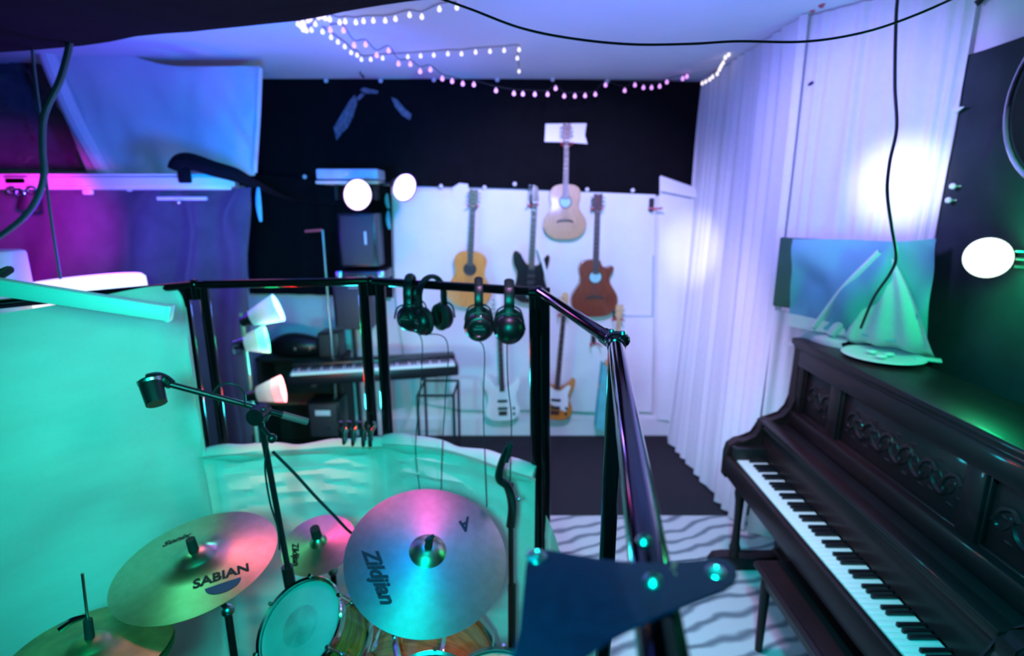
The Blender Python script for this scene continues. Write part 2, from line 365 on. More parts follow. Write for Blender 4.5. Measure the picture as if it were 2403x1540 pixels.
meta(obj('lower_curtain', bm, M['sheer']), 'short white curtain length hanging behind the far end of the piano', 'curtain')
# blind strip
bm = B(); a, b_ = PX(1903,30,1.60), PX(1893,194,1.60)
cyl(bm, a, b_, .020, seg=12)
t = thing('window_blind', 'narrow bright white rolled blind strip between the two curtains near the ceiling', 'blind', b_)
obj('slat', bm, M['white_plastic'], t); bm = B(); cyl(bm, PX(1888,207,1.60), PX(1906,194,1.60), .008); obj('end_cap', bm, M['black_matte'], t)
bm = B(); cyl(bm, a, V((a.x, a.y, 3.08)), .006); obj('cord', bm, M['white_plastic'], t)
# dark clamp at the ceiling
t = thing('curtain_clamp', 'dark red clamp holding the curtain top at the ceiling', 'clamp', PX(1925,0,1.56))
obj('jaw', tube(B(), [PX(1905,25,1.56), PX(1920,5,1.56), PX(1945,-20,1.56), V((1.56, 3.0, 3.075))], .014), M['pink'], t)
meta(obj('wall_hook', tube(B(), [PX(2290,10,1.99), PX(2300,2,2.0), PX(2310,-12,2.03)], .014), M['black_matte']), 'small black hook at the top edge of the window curtain', 'hook')

# dark cloth on the right wall
bm = B(); grid(bm, [[V((2.015,2.575,2.745)), V((2.015,1.8,2.745)), V((2.015,.4,2.745))], [V((2.015,2.575,1.7)), V((2.015,1.8,1.7)), V((2.015,.4,1.7))], [V((2.015,2.575,.05)), V((2.015,1.8,.05)), V((2.015,.4,.05))]], 14, 14, wrinkle(.012, 5, 4, 9), V((-1,0,0)))
gc = meta(obj('dark_wall_cloth', bm, M['green_board']), 'dark green-lit cloth covering the right wall above the piano', 'cloth')
bm = B(); vs = [bm.verts.new(PX(x, y, 1.985)) for x, y in [(2300,405),(2345,300),(2410,270),(2480,300),(2480,560),(2403,455)]]; bm.faces.new(vs)
obj('folded_flap', bm, M['green_board'], gc)
for k, (x, y, l) in enumerate([(2236,437,'upper small white pin on dark cloth beside the window curtain'),(2226,470,'lower small white pin on dark cloth beside the window curtain')]):
    bm = B(); ball(bm, PX(x, y, 1.98), .014); cyl(bm, PX(x, y, 1.98), PX(x, y, 1.98)+V((.035,0,0)), .004, seg=8)
    meta(obj('push_pin', bm, M['white_plastic']), l, 'pin')
bm = B(); vs = [bm.verts.new(p) for p in (PX(2238,252,1.985), PX(2262,250,1.97), PX(2240,268,1.985))]; bm.faces.new(vs)
g = bmesh.ops.extrude_face_region(bm, geom=bm.faces[:]); bmesh.ops.translate(bm, vec=(.004,0,0), verts=[e for e in g['geom'] if isinstance(e, bmesh.types.BMVert)])
meta(obj('cloth_tag', bm, M['sheet']), 'tiny pointed white tab sticking out of the window curtain edge', 'tab')

# overhead black canopy
bm = B(); e0, e1, e2, e3 = PZ(-60,128,2.75), PZ(320,92,2.75), PZ(700,42,2.75), PZ(1010,-4,2.75)
e4 = PZ(1500,-60,2.75)
edge = [e0+V((-.9,.1,0)), e0, e1, e2, e3, e4]
grid(bm, [[p for p in edge], [V((p.x, p.y-.6, 2.70)) for p in edge], [V((p.x, p.y-1.4, 2.78)) for p in edge]], 6, 6, wrinkle(.02, 4, 3, 5), V((0,0,1)))
meta(obj('overhead_canopy', bm, M['black_cloth']), 'black cloth canopy slung under the ceiling at upper left', 'canopy')

# blue lit sheet under the ceiling
Y = 3.95
bm = B(); grid(bm, [[P(98,108,Y), P(215,104,Y), P(370,148,Y), P(470,157,Y), P(612,155,Y)], [P(150,270,Y), P(260,270,Y), P(380,270,Y), P(490,270,Y), P(606,275,Y)], [P(215,420,Y), P(320,420,Y), P(410,420,Y), P(500,420,Y), P(598,412,Y)]], 10, 10, wrinkle(.03, 3, 1.5, 6))
bs = meta(obj('hanging_sheet', bm, M['sheet']), 'blue-lit white sheet slung below the ceiling above the long board', 'sheet')
bm = B(); tube(bm, [P(106,115,Y-.03), P(140,200,Y-.04), P(185,300,Y-.04), P(250,415,Y-.03)], .05, 10, 8); obj('rolled_edge', bm, M['sheet'], bs)
bm = B(); tube(bm, [P(610,160,Y-.02), P(605,280,Y-.02), P(597,405,Y-.02)], .018, 8, 6); obj('side_hem', bm, M['sheet'], bs)

# long tapered board and the drape under it
A0, A1 = P(-120,408,3.5), P(540,420,3.5)
bm = B()
pts = [(0,-.15),(1.6,-.15),(1.78,-.13),(1.88,-.06),(1.91,0),(1.86,.07),(1.76,.13),(1.6,.15),(0,.15)]
mt = Matrix.Translation(V((A1.x-1.91, 3.55, A1.z-.02)))
prism(bm, pts, -.045, .045, mt, bevel=.02)
meta(obj('long_board', bm, M['bone']), 'long pale board with tapered end spanning above the purple drape', 'board')
bm = B(); tube(bm, [P(418,400,3.42), P(424,384,3.42), P(450,380,3.42), P(500,396,3.42), P(550,410,3.46), P(600,432,3.6), P(680,466,4.0), P(780,480,4.3), P(860,478,4.5)], .05, 10, 8, rs=lambda t: (.060-.03*t) if t < .5 else max(.006, .045-.14*(t-.5)))
box(bm, P(433,412,3.40), (.07,.04,.09), bevel=.01)
meta(obj('black_cloth_roll', bm, M['black_cloth']), 'rolled black cloth draped over the tapered end of the board', 'cloth')
bm = B()
grid(bm, [[P(-160,438,3.66), P(60,440,3.66), P(300,446,3.66), P(470,446,3.66), P(590,440,3.66)],
          [P(-160,600,3.62), P(60,600,3.66), P(300,640,3.60), P(450,640,3.68), P(586,640,3.66)],
          [P(-160,1050,3.64), P(60,1050,3.66), P(300,1050,3.66), P(470,1060,3.66), P(600,1090,3.66)]], 16, 14,
     lambda u, v, p: .065*math.sin(2*PI*(5.5*u + 1.1*v*(1-u) + .3*noise.noise(V((u*5, v*3, 2))))) * (.4+.6*v) + .02*noise.noise(V((u*14, v*5, 1))))
meta(obj('purple_lit_drape', bm, M['drape']), 'dark drape hanging in folds under the long board, purple-lit at left', 'drape')
# small fittings under the board
t = thing('board_bracket', 'pale pink-lit bracket screwed under the middle of the long board', 'bracket', P(250,440,3.6))
bm = B(); tube(bm, [P(200,446,3.58), P(215,440,3.58), P(300,434,3.58)], .012); box(bm, P(206,446,3.58), (.06,.03,.06), bevel=.008); box(bm, P(303,440,3.58), (.02,.03,.05), bevel=.004)
obj('arm', bm, M['white_plastic'], t)
t = thing('ceiling_fixture', 'slim teal-lit bar with a round knob under the long board', 'bar', P(425,466,3.6))
bm = B(); cyl(bm, P(370,466,3.6), P(485,466,3.6), .012); obj('bar', bm, M['white_plastic'], t)
bm = B(); ball(bm, P(420,476,3.57), .015); obj('knob', bm, M['chrome'], t)
t = thing('clamp_light', 'black clamp with shiny pink rings under the left end of the board', 'clamp', P(55,450,3.45))
bm = B(); box(bm, P(52,425,3.45), (.16,.10,.07), bevel=.02); cyl(bm, P(70,450,3.45), P(68,492,3.45), .045, .06); obj('body', bm, M['black_matte'], t)
for x, y in ((28,448),(46,452),(74,446)):
    bm = B(); cs = P(x, y, 3.38); tube(bm, [cs+V((.028*math.cos(a), 0, .02*math.sin(a))) for a in [k*PI/4 for k in range(8)]], .008, 6, 3, closed=True); obj('ring', bm, M['chrome'], t)
# dark box on left wall
bm = B(); grid(bm, [[P(-120,130,4.2), P(0,128,4.15), P(110,135,4.2)], [P(-120,260,4.2), P(10,250,4.05), P(150,270,4.2)], [P(-120,395,4.2), P(10,395,4.15), P(200,400,4.2)]], 14, 14, wrinkle(.10, 4, 4, 13))
meta(obj('crumpled_cloth', bm, M['drape']), 'dark crumpled cloth high at the left, above the long board end', 'cloth')

# ------------------------------------------------------------ string lights
warm = glow('warm_bulb_glow', (1, .88, .70), 1.25); purp = glow('purple_bulb_glow', (.80, .28, 1), 1.35); wg = glow('lilac_bulb_glow', (.95, .75, 1), 1.2)
def string(name, label, pts, bulbm, zfun, r=.011, hang=.015):
    W = [zfun(x, y, i/(len(pts)-1)) for i, (x, y) in enumerate(pts)]
    t = thing(name, label, 'string lights', W[0])
    bm = B(); tube(bm, [p+V((0,0,hang+r)) for p in W], .0025, 5, 3); obj('wire', bm, M['cable'], t)
    first = None
    for p in W:
        if first is None:
            bm = B(); lathe(bm, [(0,-r*1.1),(r*.6,-r*.95),(r,-r*.3),(r*.9,r*.4),(r*.45,r*1.1),(r*.3,r*1.5),(0,r*1.5)], seg=10)
            first = obj('bulb', bm, bulbm, t, local=True); first.location = (0,0,0)
        else:
            c = first.copy(); C.objects.link(c); c.parent = t; c.location = p - W[0]
    return t
def ceil_pt(x, y, t): 
    p = PZ(x, y, 3.045)
    return p if p.y < 4.55 else P(x, y, 4.55)
string('string_lights', 'warm white bulb string along the far left ceiling up to the frame top', [(763,43),(774,46),(797,53),(810,51),(835,53),(853,50),(876,49),(904,49),(928,45),(961,36),(990,40),(1031,22),(1072,18)], warm, ceil_pt)
string('string_lights', 'warm white bulb string crossing the ceiling middle and dropping at its right end', [(757,75),(777,88),(793,99),(809,110),(824,124),(838,130),(848,140),(870,140),(898,137),(957,134),(987,132),(1018,130),(1051,127),(1083,127),(1116,123),(1150,121),(1183,119),(1218,117),(1214,137),(1218,168)], warm, ceil_pt)
string('string_lights', 'bright warm bulb string hanging steeply beside the gathered curtain top', [(1728,40),(1724,100),(1720,112),(1710,129),(1702,136),(1697,148),(1692,156),(1688,164),(1683,174),(1672,181),(1665,187),(1656,192),(1648,196)], warm, lambda x, y, t: PX(x, y, 1.44))
string('string_lights', 'tangled cluster of purple bulbs at the left ceiling corner', [(699,57),(709,50),(713,56),(711,70),(719,72),(731,71),(740,57),(747,41),(756,39),(722,48),(706,62),(715,64),(728,45)], wg, lambda x, y, t: PZ(x, y, 3.03))
string('string_lights', 'purple bulb garland sagging in front of the black wall cloth', [(775,71),(806,72),(831,107),(858,105),(884,130),(912,119),(935,150),(963,151),(986,168),(1010,164),(1038,185),(1061,191),(1086,197),(1112,199),(1164,213),(1206,220),(1227,221),(1255,222),(1285,222),(1304,208),(1324,226),(1349,226),(1373,225),(1397,222),(1421,200),(1466,213),(1490,200),(1510,206),(1529,206),(1548,203),(1565,193),(1602,185),(1612,180),(1628,157),(1640,156),(1670,157),(1678,152)], purp, lambda x, y, t: P(x, y, 3.25 + 1.15*min(1, t*1.4) if t < .9 else 4.3), r=.0125)
# clip under the ceiling
meta(obj('ceiling_clip', tube(B(), [P(849,150,4.3), P(845,170,4.4), P(853,182,4.5), P(852,176,4.5), P(848,150,4.3)], .005), M['cable']), 'thin dark wire clip hanging at the ceiling edge left', 'clip')

# ------------------------------------------------------------ loose cables
def cable(name, pts, r, m, label): return meta(obj(name, tube(B(), pts, r, 8, 10), m), label, 'cable')
cable('overhead_cable', [PS(985,-20,1.5), PS(1100,20,1.5), PS(1220,65,1.5), PS(1340,90,1.5), PS(1480,104,1.5), PS(1620,103,1.5), PS(1730,97,1.5), PS(1880,98,1.5), PS(2000,82,1.5), PS(2110,50,1.5), PS(2250,-10,1.5), PS(2450,-110,1.9)], .0035, M['cable'], 'black cable sagging across the ceiling towards the curtains')
cable('dangling_cable', [V((PS(2107,-10,2.0).x, PS(2107,-10,2.0).y, 3.06)), PS(2107,-10,2.0), PS(2102,70,2.0), PS(2100,200,2.0), PS(2104,300,2.0), PS(2088,380,2.0), PS(2082,450,2.0), PS(2092,530,2.05), PS(2103,600,2.1), PS(2090,640,2.2), PS(2050,700,2.35), PS(2020,770,2.5)], .006, M['cable'], 'dark cable dangling vertically in front of the window curtain')
cable('thick_cable', [P(168,60,2.4), P(160,120,2.4), P(140,190,2.4), P(104,270,2.4), P(100,350,2.4), P(103,410,2.4), P(85,470,2.4), P(45,520,2.4), P(-30,575,2.4)], .013, M['blue_cable'], 'thick blue-grey cable looping down at the far left')
cable('hanging_cable', [P(72,60,2.5), P(80,160,2.5), P(95,280,2.5), P(106,400,2.5), P(118,500,2.5), P(130,580,2.5), P(142,655,2.5)], .006, M['blue_cable'], 'thin straight cord hanging down to the glowing round lamp')

# ------------------------------------------------------------ booth frame
RZ_ = 1.78
A, Bp, Cp, D, E = V((-1.30,2.175,RZ_)), V((-.605,2.277,RZ_)), V((.102,1.99,RZ_)), V((.246,1.228,RZ_)), V((.085,.16,RZ_))
A2 = V((-2.38,.96,RZ_))
fr = thing('booth_frame', 'black glossy tube frame of the drum booth with rails and posts', 'frame', V((-.6,2.2,0)))
for a, b, r in ((A2,A,.016),(A,Bp,.018),(Bp,Cp,.018),(Cp,D,.018),(D,E,.019)):
    obj('rail', cyl(B(), a, b, r, seg=28), M['black_gloss'] if r > .018 or a is Cp else M['black_metal'], fr)
def post(x, y, r=.018, z0=0, z1=RZ_-.006, dx=0, dy=0, m='black_metal'): return obj('post', cyl(B(), (x+dx, y+dy, z0), (x, y, z1), r, seg=24), M[m], fr)
post(A.x-.045, A.y-.01, .023); post(A.x+.035, A.y, .019)
post(Bp.x-.032, Bp.y, .024); post(Bp.x+.040, Bp.y-.01, .024)
post(Cp.x-.018, Cp.y+.005, .021, dx=.03); post(Cp.x+.020, Cp.y-.005, .021, dx=.03)
post(D.x+.006, D.y+.015, .021)
post(E.x, E.y, .018)
# corner joints
for p in (A, Bp, Cp):
    bm = B(); ball(bm, p, .024, (1,1,1)); cyl(bm, p+V((-.04,0,-.004)), p+V((.04,0,-.004)), .021); cyl(bm, p+V((0,0,-.06)), p, .024)
    obj('joint', bm, M['black_metal'], fr)
bm = B(); d1 = (Cp-D).normalized(); d2 = (E-D).normalized()
cyl(bm, D, D+d1*.07, .0215, .021); cyl(bm, D, D+d2*.045, .023, .021); ball(bm, D, .0235); 
ball(bm, D+V((.004,.006,.006)), .027, (1.15,1.15,.8), 20)
j = obj('joint', bm, M['black_metal'], fr)
for k in (V((-.008,.016,.0265)), V((.014,-.004,.0265))):
    obj('screw', cyl(B(), D+k-V((0,0,.004)), D+k+V((0,0,.003)), .008, .006, seg=16), M['steel'], j)
# near bracket plate bolted on the rail
zt = RZ_+.0215
pl = [PZ(x, y, zt) for x, y in [(1240,1298),(1262,1287),(1300,1293),(1400,1310),(1480,1320),(1560,1322),(1630,1315),(1680,1308),(1708,1313),(1726,1328),(1731,1348),(1722,1368),(1700,1382),(1640,1405),(1560,1437),(1480,1472),(1420,1502),(1345,1560),(1200,1640),(1195,1560),(1218,1480),(1234,1330)]]
bm = B(); prism(bm, [(p.x, p.y) for p in pl], zt-.0035, zt, bevel=.0008)
plate = obj('bracket_plate', bm, mat('plate_enamel', (.004,.005,.022), .25, .0, coat=.4, noise_amt=.3, nscale=90), fr, label='black triangular bolted bracket plate with rounded tip')
def screw(x, y, r=.0075, z=zt):
    p = PZ(x, y, z); bm = B(); lathe(bm, [(0,r*.75),(r*.5,r*.7),(r*.9,r*.35),(r,0),(0,0)], Matrix.Translation(p), 20)
    o = obj('screw', bm, M['steel'], plate); bm = B(); box(bm, p+V((0,0,r*.75)), (r*1.2, r*.22, r*.12), RZ(.6)); box(bm, p+V((0,0,r*.75)), (r*1.2, r*.22, r*.12), RZ(.6+PI/2)); obj('screw_slot', bm, M['ink'], plate)
screw(1533, 1365, .0085); screw(1511, 1270, .0075, RZ_+.019)
p = PZ(1259,1306,zt); obj('rivet', lathe(B(), [(0,.0035),(.003,.003),(.004,0),(.009,0),(.009,.001),(.0055,.0022),(.0045,.0005)], Matrix.Translation(p), 20), M['steel'], plate)
p = PZ(1680,1342,zt); obj('eyelet', lathe(B(), [(.0045,.0006),(.0055,.002),(.0082,.0012),(.009,0)], Matrix.Translation(p), 24), M['steel'], plate)
obj('eyelet_hole', lathe(B(), [(0,.0007),(.0048,.0007),(.0048,0)], Matrix.Translation(p), 24), mat('hole_grey', (.3,.3,.33), .8), plate)
bm = B()
for k in range(9):
    a, b = random.uniform(-7,7), random.uniform(-14,14); ball(bm, PZ(1584+a, 1335+b, zt), .0008, (1,2,.4), 6)
obj('sparkle_speck', bm, mat('sparkle_brass', (.8,.5,.25), .4, 1), plate)  # sparkle on the plate, made as small brass specks

# booth fabrics
def hang(name, a, b, ztop, label, disp, zbot=.03, sag=.0, topz=None, nrm=V((0,-1,0)), m='booth', hem=0):
    ztb = ztop if topz is None else topz
    def pt(t, z): q_ = a.lerp(b, t); return V((q_.x, q_.y, z))
    ts = [0,.25,.5,.75,1]
    rows = [[pt(t, (ztop+(ztb-ztop)*t) - sag*math.sin(PI*t)) for t in ts]]
    for f in (.33, .66, 1): rows.append([pt(t, ((ztop+(ztb-ztop)*t))*(1-f)+zbot*f) for t in ts])
    bm = B(); grid(bm, rows, 12, 16, disp, nrm)
    o = meta(obj(name, bm, M[m]), label, 'fabric panel')
    if hem:
        tp = [pt(t, (ztop+(ztb-ztop)*t) - sag*math.sin(PI*t)) for t in [k/10 for k in range(11)]]
        tp = [p+V((0,.030,-.022+.006*math.sin(k*2.1))) for k, p in enumerate(tp)]
        obj('top_hem', tube(B(), tp, hem, 12, 4, rs=lambda t: hem*(.85+.25*math.sin(9*t))), M[m], o)
    return o
off = V((.02,-.04,0))
def ruche(ph):
    def f(u, v, p):
        k = math.exp(-((v-.14)/.12)**2)
        env = math.sin(PI*min(1, max(0, u)))
        return min(1,env*2)*(.009*k*math.sin(2*PI*(15*v + 1.1*math.sin(PI*u) + .8*noise.noise(V((u*2.2, v*5, ph))))) + .020*noise.fractal(V((u*1.8, v*7, ph)), .8, 2, 3)) - .03*math.exp(-(v/.03)**2)*-1 + .03*v*env
    return f
hang('fabric_panel', A+V((-.03,-.075,0)), Bp+V((.035,-.075,0)), 1.065, 'low creased fabric panel between the left and middle booth posts', ruche(1), sag=-.008, hem=.036)
hang('fabric_panel', Bp+V((.035,-.078,0)), Cp+V((-.01,-.05,0)), 1.08, 'low ruched fabric panel below the hanging headphones', ruche(4), sag=-.035, topz=1.055, hem=.040)
hang('fabric_panel', Cp+V((.035,-.02,0)), D+V((.01,.0,0)), .86, 'low white fabric panel edge between post and bracket plate, beside the rug', wrinkle(.01,3,4,7), nrm=V((-1,0,0)))
# tall left panel
def tallz(t): return 1.76
Lr = [V((A2.x,A2.y-.0,1.73)), A2.lerp(A,.6)+V((.02,-.05,-.03)), A2.lerp(A,.925)+V((.02,-.05,.012)), A+V((-.01,-.06,-.085))]
bm = B(); rows = [Lr, [V((p.x, p.y, 1.3)) for p in Lr], [V((p.x, p.y, .7)) for p in Lr], [V((p.x, p.y, .03)) for p in Lr]]
grid(bm, rows, 14, 14, lambda u, v, p: .030*math.sin(2*PI*(2.1*v-1.7*u+.2+.3*noise.noise(V((u*2,v*2,1))))) * (.3+.7*u) + .055*noise.fractal(V((u*2.6+v*3.0, v*1.4-u*2.0, 3)), .9, 2, 3), V((.5,-.85,0)))
meta(obj('fabric_panel', bm, M['booth']), 'tall teal-lit white fabric panel filling the left side of the booth', 'fabric panel')
# white LED bar above the left panel
a, b = PS(-60,664,1.55), PS(398,735,1.72)
t = thing('light_bar', 'square white light bar crossing in front of the glowing round lamp', 'light bar', (a+b)/2)
d = (b-a); Rm = d.to_track_quat('X','Z').to_matrix()
obj('housing', box(B(), (a+b)/2, (d.length, .045, .048), Rm, bevel=.005), M['white_plastic'], t)
obj('end_cap', box(B(), b, (.014, .05, .053), Rm, bevel=.004), M['white_plastic'], t)
obj('diffuser', box(B(), (a+b)/2+V((0,-.022,.0)), (d.length*.97, .006, .03), Rm, bevel=.002), M['white_plastic'], t)
rp = A2.lerp(A, .55)
obj('clamp_arm', tube(B(), [a+(b-a)*.05, a+(b-a)*.05+V((-.02,.10,.03)), rp+V((0,0,.02))], .012), M['black_matte'], t)

# white tower at the far left
t = thing('white_speaker', 'white tower speaker at the left edge behind the light bar', 'speaker', PS(-20,700,2.35)*1)
c0 = PS(-30,650,2.5)
zt_ = P(0,592,2.4).z
obj('cabinet', box(B(), (c0.x, c0.y, zt_/2+.005), (.24,.22,zt_-.01), bevel=.02), M['white_plastic'], t)
obj('badge', box(B(), (c0.x+.075, c0.y-.112, zt_-.09), (.05,.006,.012), bevel=.002), M['black_matte'], t)

# glowing round lamp
lc = PS(212,705,2.85)
t = thing('floor_lamp', 'violet-white glowing round drum lamp behind the left booth panel', 'lamp', V((lc.x, lc.y, 0)))
violet = glow('violet_shade_glow', (.94,.88,1), 1.02)
Rm = Matrix.Translation(lc) @ Matrix.Rotation(math.radians(-3), 4, 'Y')
obj('shade', lathe(B(), [(.255,-.10),(.265,-.10),(.265,.10),(.25,.115),(0,.118)], Rm, 56), violet, t)
obj('shade_rim', tube(B(), [lc+V((.267*math.cos(a), .267*math.sin(a), -.1)) for a in [k*PI/12 for k in range(24)]], .006, 6, 1, closed=True), M['white_plastic'], t)
obj('pole', cyl(B(), (lc.x, lc.y, .03), (lc.x, lc.y, lc.z), .014), M['black_matte'], t)
obj('base', lathe(B(), [(0,.03),(.14,.025),(.15,0),(0,0)], Matrix.Translation(V((lc.x, lc.y, 0)))), M['black_matte'], t)
light('violet_lamp_light', 'POINT', lc+V((.0,.24,.20)), (0.13, 0, 1), 32, None, .12)

# ------------------------------------------------------------ headphones
def headphones(label, at, yaw, tilt=0, sc=1.0, big=False, cup_rot=0, cabl=None, cup_m='black_plastic'):
    m = Matrix.Translation(at) @ Matrix.Rotation(yaw, 4, 'Z') @ Matrix.Rotation(tilt, 4, 'Y') @ Matrix.Scale(sc, 4)
    t = thing('headphones', label, 'headphones', mtx=m, group='headphones on the booth rail')
    # arc, local x ear to ear; top of arc rests over the rail (z=0)
    bm = B(); ring = [V((.068*math.cos(a), 0, -.068+.078*math.sin(a)+.004)) for a in [PI*(-.06+1.12*k/16) for k in range(17)]]
    ring = [V((.072,0,-.12))] + ring + [V((-.072,0,-.12))]
    w = .019 if big else .016
    ps = catmull(ring, 3); prev = None
    for i, p_ in enumerate(ps):
        c = V((0,0,-.07)); o_ = (p_-V((0,0,max(-.07, p_.z)))); nrm = (p_-c).normalized() if p_.z > -.07 else V((1 if p_.x > 0 else -1, 0, 0))
        sec = [bm.verts.new(p_+V((0,w*s1,0))+nrm*(.005*s2)) for s1, s2 in ((-1,-.5),(-1,.5),(-.6,1),(.6,1),(1,.5),(1,-.5),(.6,-1),(-.6,-1))]
        if prev:
            for k in range(8): bm.faces.new((prev[k], prev[(k+1)%8], sec[(k+1)%8], sec[k]))
        else: bm.faces.new(sec)
        prev = sec
    bm.faces.new(prev)
    obj('headband', bm, M['black_plastic'], t, local=True)
    bm = B()
    for k in range(9):
        a = PI*(.30+.4*k/8); ball(bm, (.068*math.cos(a), 0, -.068+.078*math.sin(a)+.003), .012, (1, w/.012*1.0, .8), 10)
    obj('headband_padding', bm, M['black_matte'], t, local=True)
    for s in (-1, 1):
        r = .056 if big else .052
        cz = -.155 if not big else -.158
        Rm = Matrix.Translation(V((.066*s, 0, cz))) @ Matrix.Rotation(s*(PI/2), 4, 'Y') @ Matrix.Rotation(cup_rot*s, 4, 'X')
        if big: prof = [(0,.045),(r*.4,.043),(r*.75,.033),(r*.97,.014),(r,0),(r*.95,-.008),(0,-.008)]
        else: prof = [(0,.020),(r*.5,.020),(r*.56,.023),(r*.62,.020),(r*.8,.018),(r*.97,.008),(r,-.004),(r*.95,-.012),(0,-.012)]
        cup = obj('ear_cup', lathe(B(), prof, Rm, 36), M[cup_m], t, local=True)
        if not big:
            bm = B(); mm = Rm @ Matrix.Translation(V((0,0,.021)))
            prism(bm, [(-.020,-.003),(.020,-.003),(.020,.004),(-.020,.004)], 0, .0012, mm @ Matrix.Rotation(PI/2, 4, 'Z')); prism(bm, [(-.012,-.012),(.012,-.012),(.012,-.008),(-.012,-.008)], 0, .0012, mm @ Matrix.Rotation(PI/2, 4, 'Z'))
            obj('badge', bm, M['steel'], cup, local=True)
        pad = [(0,-.012),(r*.55,-.012),(r*.6,-.030),(r*.8,-.034),(r*1.02,-.028),(r*1.08,-.018),(r*1.0,-.010)]
        obj('ear_pad', lathe(B(), pad, Rm, 32), M['black_matte'], t, local=True)
        bm = B(); tube(bm, [V((.072*s, -r*1.04, cz)), V((.074*s, -r*.75, cz+r*.85)), V((.074*s, 0, cz+r*1.12)), V((.074*s, r*.75, cz+r*.85)), V((.072*s, r*1.04, cz))], .0035, 8, 6)
        cyl(bm, V((.074*s, 0, cz+r*1.1)), V((.072*s, 0, -.095)), .0045, seg=10)
        obj('yoke', bm, M['black_plastic'], t, local=True)
        bm = B(); ball(bm, (.074*s, -.006, -.112), .008, (1,1,1), 10); obj('hinge', bm, M['steel'], t, local=True)
    if cabl:
        s0 = m @ V((-.066, 0, -.155-.05))
        ptsw = [s0] + [P(x, y, Yc) for x, y, Yc in cabl]
        obj('cable', tube(B(), ptsw, .0022/1, 6, 8), M['cable'], t)
    return t
def on_rail(t): p = Bp.lerp(Cp, t); return p + V((0, 0, .012+.009))
yawr = math.atan2((Cp-Bp).y, (Cp-Bp).x)
def rt(px):  # parameter along the rail for an image column
    best = min(range(101), key=lambda k: abs((lambda q_: W0/2 + F*q_.x/(q_.y*math.cos(TH)-(q_.z-H)*math.sin(TH)) - px)(Bp.lerp(Cp, k/100))))
    return best/100
headphones('leftmost headphones on the booth rail, lettered band, small round cup', on_rail(rt(962)), yawr+PI/2+.35, .03, 1.0, cup_rot=.4, cabl=[(990,800,2.12),(985,930,2.12),(975,1050,2.12),(985,1150,2.12)])
headphones('second headphones from the left on the rail, turned with both ear pads showing', on_rail(rt(1012)), yawr+1.32, 0, 1.05, cup_rot=.2, cabl=[(1048,800,2.05),(1045,930,2.05),(1038,1050,2.05),(1035,1150,2.05)])
headphones('third headphones from the left on the rail, round cup facing forward', on_rail(rt(1125)), yawr+PI/2+.45, -.03, 1.06, cabl=[(1137,830,1.98),(1134,950,1.98),(1138,1080,1.98),(1142,1190,1.98)])
headphones('rightmost headphones nearest the corner post, smooth bulging glossy cups', on_rail(rt(1196)), yawr+PI/2+.40, .0, 1.02, True, cabl=[(1190,810,1.93),(1192,900,1.93),(1200,980,1.93),(1198,1080,1.93),(1195,1180,1.93)])
# lettering-like stitching of the first band is too small to read

# ------------------------------------------------------------ spring clips at the middle posts
for i, (x, l) in enumerate([(808,'first'),(829,'second'),(853,'third'),(869,'fourth')]):
    p = P(x, 1012, 2.2)
    t = thing('spring_clamp', l+' of four black clamps from the left, gripping the low fabric top', 'clamp', p, group='clamps gripping the fabric panel')
    bm = B(); tube(bm, [p+V((-.012,0,.045)), p+V((-.018,0,.02)), p+V((-.004,0,-.005)), p+V((-.002,-.01,-.05)), p+V((-.002,-.01,-.068))], .009, 8, 5); obj('handle', bm, M['black_plastic'], t)
    bm = B(); tube(bm, [p+V((.012,.01,.042)), p+V((.02,.01,.02)), p+V((.006,.0,-.005)), p+V((.006,-.01,-.04))], .007, 8, 5); obj('spring_arm', bm, M['chrome'], t)
    bm = B(); cyl(bm, p+V((-.002,-.01,-.068)), p+V((-.002,-.01,-.078)), .0095); obj('tip', bm, M['orange'], t)

# ------------------------------------------------------------ cymbals
def basis(c, n, xdir):
    n = V(n).normalized(); x = V(xdir); x = (x-n*x.dot(n)).normalized(); y = n.cross(x)
    m = Matrix((x, y, n)).transposed().to_4x4(); return Matrix.Translation(V(c)) @ m
def cprof(R, bell, cup_h):
    return [(0,cup_h+R*.10),(bell*.35,cup_h*.96+R*.10),(bell*.7,cup_h*.68+R*.10),(bell*.93,cup_h*.22+R*.10),(bell*1.05,R*.10),(R*.5,R*.062),(R*.8,R*.024),(R,0)]
def zat(prof, r):
    for (r0, z0), (r1, z1) in zip(prof, prof[1:]):
        if r0 <= r <= r1: return z0+(z1-z0)*(r-r0)/(r1-r0)
    return 0
def text_mesh(s, size, shear=0):
    cu = bpy.data.curves.new('txt', 'FONT'); cu.body = s; cu.size = size; cu.align_x = 'CENTER'; cu.align_y = 'CENTER'; cu.shear = shear; cu.resolution_u = 3; cu.offset = size*.035
    o = bpy.data.objects.new('txt', cu); C.objects.link(o); dg = bpy.context.evaluated_depsgraph_get(); dg.update()
    me = bpy.data.meshes.new_from_object(o.evaluated_get(dg)); C.objects.unlink(o); bpy.data.objects.remove(o); bpy.data.curves.remove(cu)
    return me
def decal(name, me, prof, parent, x, y, rot, m, lift=.0012, cz=0):
    bm = B(); bm.from_mesh(me); bpy.data.meshes.remove(me)
    bmesh.ops.subdivide_edges(bm, edges=[e for e in bm.edges if e.calc_length() > .02], cuts=2, use_grid_fill=False)
    c, s = math.cos(rot), math.sin(rot)
    for v in bm.verts:
        a, b = v.co.x, v.co.y; v.co.x = x+a*c-b*s; v.co.y = y+a*s+b*c; v.co.z = zat(prof, math.hypot(v.co.x, v.co.y)) + lift - cz
    return obj(name, bm, m, parent, local=True, smooth=0)
